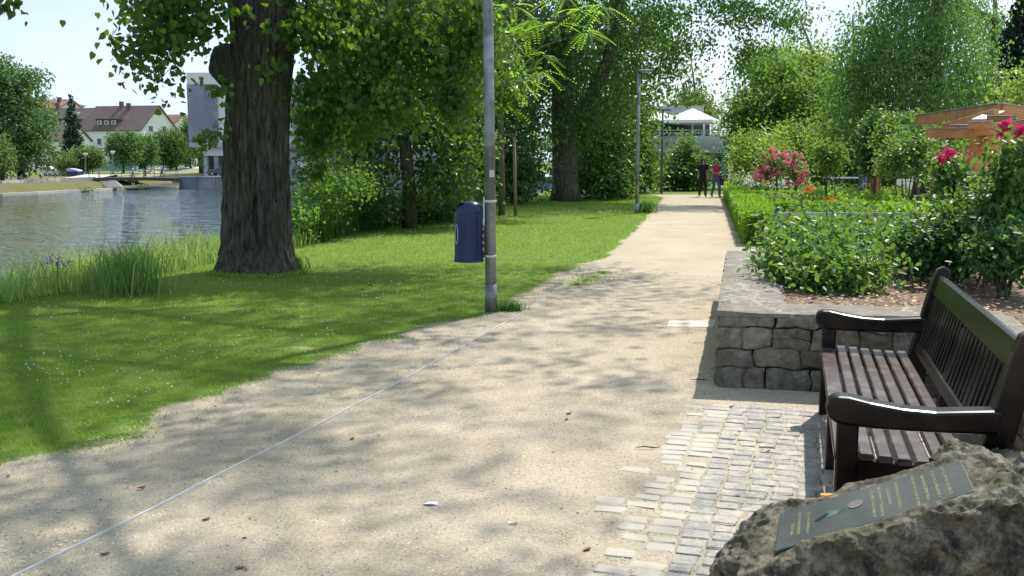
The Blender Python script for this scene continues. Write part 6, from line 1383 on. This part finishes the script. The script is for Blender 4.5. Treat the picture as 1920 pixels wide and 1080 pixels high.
# ---- vehicles and small things of the far bank
M['van_paint'] = pm('silver_paint', (.5, .52, .55), (.45, .47, .5), 2, .3, spec=.6)
M['car_paint'] = pm('dark_green_paint', (.03, .055, .055), (.025, .045, .045), 2, .25, spec=.7)
M['tyre'] = pm('tyre', (.02, .02, .02), (.015, .015, .015), 9, .9)
def car(name, label, cat, loc, yaw, S, prof, glassp, wid, paint, wx_):
    r = thing(name, label, cat, (0, 0, 0)); mb = MB(); sc_ = 20
    mb.extr([(x_, -wid/2, z_) for x_, z_ in prof], (0, wid, 0)); mb.build('body', paint, r, bevel=.08)
    for gp in glassp:
        for s_ in (-1, 1): mb = MB(); mb.extr([(x_, s_*(wid/2+.01), z_) for x_, z_ in gp], (0, -s_*.03, 0)); mb.build('window', M['glass'], r)
    # end glass
    for e in (0, 1):
        pass
    for x_ in wx_:
        for s_ in (-1, 1): mb = MB(); mb.tube([(x_, s_*(wid/2-.18), .32), (x_, s_*(wid/2+.02), .32)], .32, 18); w_ = mb.build('wheel', M['tyre'], r); mb = MB(); mb.tube([(x_, s_*(wid/2+.0), .32), (x_, s_*(wid/2+.035), .32)], .19, 12); mb.build('rim', M['galv'], w_)
    for s_ in (-1, 1): mb = MB(); mb.box((prof[0][0]+.0, s_*(wid/2-.2), .68), (.06, .28, .16)); mb.build('headlight', M['white_frame'], r)
    mb = MB(); mb.box((max(p_[0] for p_ in prof), 0, .5), (.1, wid*.94, .2)); mb.build('bumper', M['black'], r)
    r.location = loc; r.rotation_euler = (0, 0, yaw); return r
vz = A(100, 333, 172)
car('delivery_van', 'silver-white small van parked behind the promenade wall under the big left tree', 'van', (A(101, 300, 172).x, 172, vz.z+.15), PI*1.0, 1,
    [(-2.0, .3), (2.0, .3), (2.0, 1.05), (1.85, 1.75), (.1, 1.8), (-.75, 1.1), (-1.9, .95), (-2.05, .6)], [[(1.75, 1.1), (1.65, 1.6), (.9, 1.62), (.9, 1.1)], [(.8, 1.1), (.8, 1.62), (.1, 1.62), (-.45, 1.1)]], 1.75, M['van_paint'], (-1.25, 1.3))
bpy.data.objects['delivery_van'].rotation_euler = (0, 0, PI-.5) 
car('parked_car', 'dark green estate car parked on the quay left of the big poplar', 'car', (A(418, 300, 141).x, 141, qt+.13), 0, 1,
    [(-2.1, .3), (2.1, .3), (2.15, .85), (1.95, 1.3), (1.6, 1.42), (.1, 1.45), (-.9, .95), (-1.95, .85), (-2.15, .6)], [[(1.8, .95), (1.6, 1.3), (.9, 1.35), (.9, .95)], [(.8, .95), (.8, 1.35), (.1, 1.35), (-.55, .95)]], 1.7, M['car_paint'], (-1.35, 1.35))
sk = thing('skip_container', 'dark blue skip covered with a light blue tarp beside the promenade', 'skip', A(141, 332, 165)); a = A(141, 326, 165)
M['skip_blue'] = pm('skip_blue', (.03, .04, .12), (.02, .03, .09), 2, .5); M['tarp'] = pm('blue_tarp', (.25, .36, .7), (.5, .58, .75), 1.5, .5)
mb = MB(); mb.extr([(a.x-.75, 164, a.z-.75), (a.x+.75, 164, a.z-.75), (a.x+.85, 164, a.z+.45), (a.x-.85, 164, a.z+.45)], (0, 1.8, 0)); mb.build('body', M['skip_blue'], sk)
mb = MB(); mb.extr([(a.x-.9, 163.9, a.z+.45), (a.x+.9, 163.9, a.z+.42), (a.x+.8, 163.9, a.z+.65), (a.x-.4, 163.9, a.z+.9), (a.x-.9, 163.9, a.z+.9)], (0, 2, 0)); mb.build('tarp', M['tarp'], sk)
for i, (px, pt, pb, d, lab) in enumerate([(160, 288, 330, 150, 'far street lamp with a flat round head before the yellow-green tree'), (211, 284, 330, 152, 'far street lamp in front of the leftmost round tree'), (0, 0, 0, 0, '')][:2]):
    a, b_ = A(px, pb, d), A(px, pt, d); r = thing('street_lamp', lab, 'street lamp', a, 'far street lamps'); mb = MB(); mb.tube([a-Vector((0, 0, .5)), b_], .12, 8); mb.build('pole', M['galv'], r); mb = MB(); mb.lathe([(.1, -.4), (.2, -.3), (.38, -.05), (.36, .06), (.1, .1)], b_, 14); mb.build('lamp_head', M['white_frame'], r)
for i, (px, py, lab) in enumerate([(76, 327, 'small white ball bollard left of the van'), (49, 328, 'small white ball bollard by the handrail')]):
    a = A(px, py, 130); r = thing('bollard_lamp', lab, 'bollard lamp', a); mb = MB(); mb.tube([a-Vector((0, 0, 1)), a], .06, 6); mb.build('pole', M['rail_dark'], r); mb = MB(); mb.ball(a, .17, 10, 8); mb.build('globe', M['white_frame'], r, smooth=True)
for i, px in enumerate((152, 300, 166)):
    pass
rn = random.Random(2)
for i, (px, lab) in enumerate([(125 + 33, 'green weeds on the far stone kerb, left of the steps'), (165, 'bright weeds on the far stone kerb below the bridge stairs'), (262, 'small weed on the far ledge under the bridge')]):
    a = A(px, 356 if px < 200 else 348, 120 if px < 200 else 130.5); rg_ = np.random.default_rng(i+500)
    tag(leaves('weed', np.array([tuple(a)])+rg_.normal(size=(50, 3))*np.array([.5, .2, .15]), .3, M['far_yellow'], None, 'quad', .4, 0, rg_), lab, 'weeds', 'weeds on the far kerb')
# ================================================================ PEOPLE
M['skin'] = pm('skin', (.45, .27, .19), (.42, .25, .18), 8, .6)
def skin_mesh(name, nodes, edges, root, mat, parent, sub=2):
    me = bpy.data.meshes.new(name); me.from_pydata([n_[0] for n_ in nodes], edges, []); me.update()
    o = bpy.data.objects.new('tmp', me); C.objects.link(o); md_ = o.modifiers.new('Skin', 'SKIN'); md_.use_smooth_shade = True
    sv = me.skin_vertices[0].data
    for i, n_ in enumerate(nodes): sv[i].radius = n_[1] if hasattr(n_[1], '__len__') else (n_[1], n_[1]); sv[i].use_root = (i == root)
    s_ = o.modifiers.new('Sub', 'SUBSURF'); s_.levels = sub; s_.render_levels = sub
    bpy.context.view_layer.update(); m2 = bpy.data.meshes.new_from_object(o.evaluated_get(bpy.context.evaluated_depsgraph_get())); bpy.data.objects.remove(o); bpy.data.meshes.remove(me)
    m2.materials.clear(); m2.name = name; return link(name, m2, mat, parent)
def person(label, loc, yaw, H=1.65, top=None, legsm=None, shoe=None, hair=None, hairlen='short', pose='walk', sleeve=.55, arms=None, fingers=True, group=None, stride=.22):
    s = H/1.75; r = thing('person', label, 'person', (0, 0, 0), group)
    V_ = lambda x, y, z: Vector((x, y, z))*s
    hip = .92
    if pose == 'walk':
        lk, rk = V_(-.10, .14, .52), V_(.10, -.02, .50); la, ra_ = V_(-.10, stride*.8, .09), V_(.10, -stride*1.1, .13); lt, rt_ = V_(-.11, stride*.8+.16, .03), V_(.11, -stride*1.1+.13, .03)
    elif pose == 'stand':
        lk, rk = V_(-.10, .02, .5), V_(.10, .02, .5); la, ra_ = V_(-.11, 0, .08), V_(.11, 0, .08); lt, rt_ = V_(-.13, .16, .03), V_(.13, .16, .03)
    else:
        lk, rk = V_(-.14, .45, .93), V_(.14, .45, .93); la, ra_ = V_(-.14, .45, .5), V_(.14, .42, .5); lt, rt_ = V_(-.14, .6, .45), V_(.14, .57, .45)
    arms = arms or [((-.21, -.02, 1.16), (-.24, .06, .92)), ((.21, .0, 1.16), (.24, .08, .92))]
    nd = [(V_(0, 0, hip), (.13*s, .10*s)), (V_(0, .01, 1.08), (.115*s, .09*s)), (V_(0, 0, 1.28), (.135*s, .10*s)), (V_(0, -.01, 1.42), (.10*s, .08*s)), (V_(0, .0, 1.49), .05*s), (V_(0, .02, 1.56), (.06*s, .075*s)), (V_(0, .015, 1.64), (.072*s, .092*s)), (V_(0, .0, 1.71), (.055*s, .07*s))]
    ed = [(0, 1), (1, 2), (2, 3), (3, 4), (4, 5), (5, 6), (6, 7)]
    def ad_(p_, rad, frm): nd.append((p_, rad)); ed.append((frm, len(nd)-1)); return len(nd)-1
    for sx, kn, an, to_ in ((-1, lk, la, lt), (1, rk, ra_, rt_)):
        a = ad_(V_(sx*.09, 0, hip-.06), .085*s, 0); a = ad_(kn, .055*s, a); a = ad_(kn.lerp(an, .35), .056*s, a); a = ad_(an, .036*s, a); a = ad_(to_, .032*s, a)
    for sx, (el, wr) in zip((-1, 1), arms):
        a = ad_(V_(sx*.17, 0, 1.42), .055*s, 3); a = ad_(V_(*el), .038*s, a); w_ = ad_(V_(*wr), .026*s, a)
        d = (V_(*wr)-V_(*el)).normalized(); side = d.cross(Vector((0, 1, 0)));
        side = side.normalized() if side.length > .2 else Vector((1, 0, 0)); pm_ = ad_(V_(*wr)+d*.06*s, (.035*s, .016*s), w_)
        if fingers:
            for j, fl_ in zip((-1.5, -.5, .5, 1.5), (.065, .08, .075, .06)):
                f1 = ad_(V_(*wr)+d*.095*s+side*j*.017*s, .009*s, pm_); ad_(V_(*wr)+d*(.095+fl_)*s+side*j*.019*s+Vector((0, .012, 0)), .007*s, f1)
            ad_(V_(*wr)+d*.07*s-side*.055*s+Vector((0, .02*s, 0)), .009*s, w_)
    skin_mesh('body', nd, ed, 0, M['skin'], r, 2)
    # face details
    mb = MB(); mb.ball(V_(0, .105, 1.625), (.012*s, .02*s, .022*s), 8, 6); mb.build('nose', M['skin'], r, smooth=True)
    for sx in (-1, 1): mb = MB(); mb.ball(V_(sx*.032, .092, 1.65), .011*s, 8, 6); mb.build('eye', M['black'], r)
    mb = MB(); mb.box(V_(0, .09, 1.585), (.045*s, .01, .01)); mb.build('mouth', M['roof_red'], r)
    # clothes
    e = .018*s
    nd = [(V_(0, 0, hip-.12), (.165*s, .14*s)), (V_(0, .01, 1.05), (.15*s, .125*s)), (V_(0, 0, 1.28), (.165*s, .125*s)), (V_(0, -.01, 1.47), (.13*s, .1*s))]; ed = [(0, 1), (1, 2), (2, 3)]
    for sx, (el, wr) in zip((-1, 1), arms):
        nd.append((V_(sx*.185, 0, 1.44), .075*s)); ed.append((3, len(nd)-1)); nd.append((V_(sx*.175, 0, 1.41).lerp(V_(*el), sleeve*1.5), .056*s)); ed.append((len(nd)-2, len(nd)-1))
    skin_mesh('shirt', nd, ed, 0, top, r, 2)
    nd = [(V_(0, 0, hip), (.155*s, .13*s)), (V_(0, 0, hip+.14), (.14*s, .115*s))]; ed = [(0, 1)]
    for sx, kn, an in ((-1, lk, la), (1, rk, ra_)):
        nd.append((V_(sx*.095, 0, hip-.10), .098*s)); ed.append((0, len(nd)-1)); nd.append((kn, .072*s)); ed.append((len(nd)-2, len(nd)-1)); nd.append((kn.lerp(an, 1.08), .064*s)); ed.append((len(nd)-2, len(nd)-1))
    skin_mesh('trousers', nd, ed, 0, legsm, r, 2)
    for an, to_ in ((la, lt), (ra_, rt_)):
        mb = MB(); d = (to_-an); mb.ball(an.lerp(to_, .45)-Vector((0, 0, .012*s)), (.045*s, .13*s, .042*s), 12, 8); mb.build('shoe', shoe, r, smooth=True)
    mb = MB(); mb.ball(V_(0, -.012, 1.665), (.082*s, .098*s, .085*s), 16, 12, .06, 3)
    if hairlen == 'long': mb.ball(V_(0, -.055, 1.55), (.092*s, .06*s, .19*s), 14, 12, .08, 4); mb.ball(V_(-.07, -.01, 1.56), (.03*s, .05*s, .14*s), 10, 8); mb.ball(V_(.07, -.01, 1.56), (.03*s, .05*s, .14*s), 10, 8)
    # leave the face free
    mb.build('hair', hair, r, smooth=True)
    r.location = loc; r.rotation_euler = (0, 0, yaw); return r
cloth = lambda n_, c_: pm(n_, c_, tuple(x*.75 for x in c_), 20, .85)
M['cl_black'] = cloth('black_cloth', (.012, .012, .014)); M['cl_red'] = cloth('rose_red_cloth', (.42, .05, .08)); M['cl_jeans'] = cloth('jeans_cloth', (.07, .13, .24)); M['hair_dark'] = cloth('dark_hair', (.012, .009, .008)); M['hair_blond'] = cloth('blond_hair', (.32, .22, .12))
M['cl_white'] = cloth('white_cloth', (.6, .6, .62)); M['cl_blue'] = cloth('light_blue_cloth', (.25, .35, .55)); M['cl_lilac'] = cloth('lilac_cloth', (.4, .35, .55)); M['shoe_grey'] = cloth('grey_shoe', (.35, .33, .32)); M['cl_navy'] = cloth('navy_cloth', (.03, .04, .08)); M['cl_yellow'] = cloth('yellow_cloth', (.7, .6, .1)); M['cl_pink'] = cloth('pink_cloth', (.7, .25, .3))
pA = G(1317, 369.5); pA.z = .01; pB = G(1342, 370.5); pB.z = .01
person('woman with long dark hair in black clothes walking, left of the pair', pA, PI, 1.66, M['cl_black'], M['cl_black'], M['cl_black'], M['hair_dark'], 'long', arms=[((-.22, -.05, 1.16), (-.23, .0, .92)), ((.22, -.02, 1.16), (.25, .1, .95))], group=None)
pb_ = person('woman with short blond hair in red top and blue jeans, walking', pB, PI+.25, 1.63, M['cl_red'], M['cl_jeans'], M['shoe_grey'], M['hair_blond'], 'short', sleeve=.25, arms=[((-.25, -.02, 1.18), (-.08, .2, 1.14)), ((.22, .0, 1.18), (.10, .2, 1.10))], group=None)
bg = thing('shoulder_bag', 'dark shoulder bag hanging at the side of the woman in red', 'bag', pB+Vector((.24, .02, .72)))
mb = MB(); mb.box(pB+Vector((.24, .02, .72)), (.14, .34, .42)); mb.build('bag_body', M['cl_navy'], bg, bevel=.05)
mb = MB(); mb.tube([pB+Vector((.22, .0, .9)), pB+Vector((.20, .0, 1.2)), pB+Vector((.12, -.02, 1.37)), pB+Vector((.18, .1, 1.2)), pB+Vector((.25, .08, .9))], .012, 6); mb.build('strap', M['cl_navy'], bg)
a = A(304, 331, 133); person('person in lilac top walking over the footbridge', (a.x, a.y, a.z), PI/2, 1.6, M['cl_lilac'], M['cl_navy'], M['cl_black'], M['hair_dark'], fingers=False)
a = A(366, 314, 186); person('man in white shirt and dark shorts on the far rising footpath', (a.x, a.y, a.z-.1), 0, 1.75, M['cl_white'], M['cl_navy'], M['cl_black'], M['hair_dark'], fingers=False)
a = A(244, 330, 131); person('person in white behind the railing on the left half of the bridge', (a.x, a.y+1, a.z-.25), PI/2, 1.5, M['cl_white'], M['cl_black'], M['cl_black'], M['hair_dark'], fingers=False)
a = A(267, 330, 131.6); person('small dark figure by the bridge railing, between the other two people', (a.x, a.y+1, a.z-.35), PI/2, 1.2, M['cl_black'], M['cl_black'], M['cl_black'], M['hair_dark'], fingers=False)
for px, mt, mt2, lab in [(609, 'cl_pink', 'cl_navy', 'person in pink standing on the quay seen just above the bank bush'), (622, 'cl_yellow', 'cl_navy', 'person in yellow on the quay, next to the one in pink'), (630, 'cl_white', 'cl_navy', 'person in white on the quay, rightmost of the three above the bush')]:
    a = A(px, 333, 138.6); person(lab, (a.x, 138.6, qt+.01), PI, 1.7, M[mt], M[mt2], M['cl_black'], M['hair_dark'], pose='stand', fingers=False)
a = A(1622, 345, 40.3); person('person in light blue shirt sitting at the garden table', (a.x, 40.6, -.42), PI/2+.4, 1.7, M['cl_blue'], M['cl_navy'], M['cl_black'], M['hair_dark'], pose='sit', fingers=False)
a = A(1779, 360, 29); person('person in pale top sitting in the shade under the pergola, seen among rose leaves', (a.x, 29, -.42), PI, 1.7, M['cl_white'], M['cl_navy'], M['cl_black'], M['hair_dark'], pose='sit', fingers=False)
for px, d, lab in [(1622, 40.6, 'small wooden stool under the person in light blue'), (1779, 29, 'small wooden stool under the seated person in the pergola')]:
    a = A(px, 345, d); r = thing('stool', lab, 'stool', (a.x, d, 0)); mb = MB(); mb.box((a.x, d, .40), (.42, .42, .05)); mb.build('seat', M['bench'], r)
    for sx in (-1, 1):
        for sy in (-1, 1): mb = MB(); mb.bar((a.x+sx*.17, d+sy*.17, 0), (a.x+sx*.17, d+sy*.17, .38), .04, .04, up=(0, 1, 0)); mb.build('leg', M['bench'], r)
# ================================================================ CAMERA, LIGHT, SKY
cd = bpy.data.cameras.new('camera'); co = bpy.data.objects.new('camera', cd); C.objects.link(co)
cd.sensor_width = 36; cd.lens = FPX/1920*36; cd.clip_start = .05; cd.clip_end = 4000
co.location = (0, 0, CAMH); co.rotation_euler = (PI/2-PIT, 0, 0); bpy.context.scene.camera = co
sl_ = bpy.data.lights.new('sun', 'SUN'); sl_.energy = SUN_E; sl_.angle = math.radians(.75); sl_.color = (1, .95, .86)
so_ = bpy.data.objects.new('sun', sl_); C.objects.link(so_); so_.rotation_euler = (-SUN).to_track_quat('-Z', 'Y').to_euler(); so_.location = (20, 30, 40)
w = bpy.data.worlds.new('World'); bpy.context.scene.world = w; w.use_nodes = True; nt = w.node_tree; nt.nodes.clear(); L = nt.links.new
out = nt.nodes.new('ShaderNodeOutputWorld'); bgn = nt.nodes.new('ShaderNodeBackground'); bgn.inputs[1].default_value = SKY_E
sky = nt.nodes.new('ShaderNodeTexSky'); sky.sky_type = 'NISHITA'; sky.sun_disc = False; sky.sun_elevation = math.radians(52.9); sky.sun_rotation = math.radians(32.1); sky.dust_density = 1.5
tc = nt.nodes.new('ShaderNodeTexCoord'); mp = nt.nodes.new('ShaderNodeMapping'); mp.inputs['Scale'].default_value = (1, 1, 3.2); L(tc.outputs['Generated'], mp.inputs[0])
cn_ = nt.nodes.new('ShaderNodeTexNoise'); cn_.inputs['Scale'].default_value = 2.6; cn_.inputs['Detail'].default_value = 7; cn_.inputs['Roughness'].default_value = .55; L(mp.outputs[0], cn_.inputs['Vector'])
cr_ = ramp(nt, [(.42, g3(.3)), (.60, g3(1))]); L(cn_.outputs['Fac'], cr_.inputs[0])
mxx = nt.nodes.new('ShaderNodeMix'); mxx.data_type = 'RGBA'; L(cr_.outputs[0], mxx.inputs[0]); L(sky.outputs[0], mxx.inputs[6]); mxx.inputs[7].default_value = (*CLOUD, 1)
L(mxx.outputs[2], bgn.inputs[0]); L(bgn.outputs[0], out.inputs[0])
sc = bpy.context.scene; sc.view_settings.view_transform = 'Standard'; sc.view_settings.look = 'None'; sc.view_settings.gamma = 1; sc.view_settings.exposure = EXPO
sc.cycles.max_bounces = 6; sc.cycles.transparent_max_bounces = 4; sc.cycles.transmission_bounces = 4; sc.cycles.diffuse_bounces = 3; sc.cycles.glossy_bounces = 3; sc.cycles.use_denoising = True; sc.cycles.sample_clamp_indirect = 6
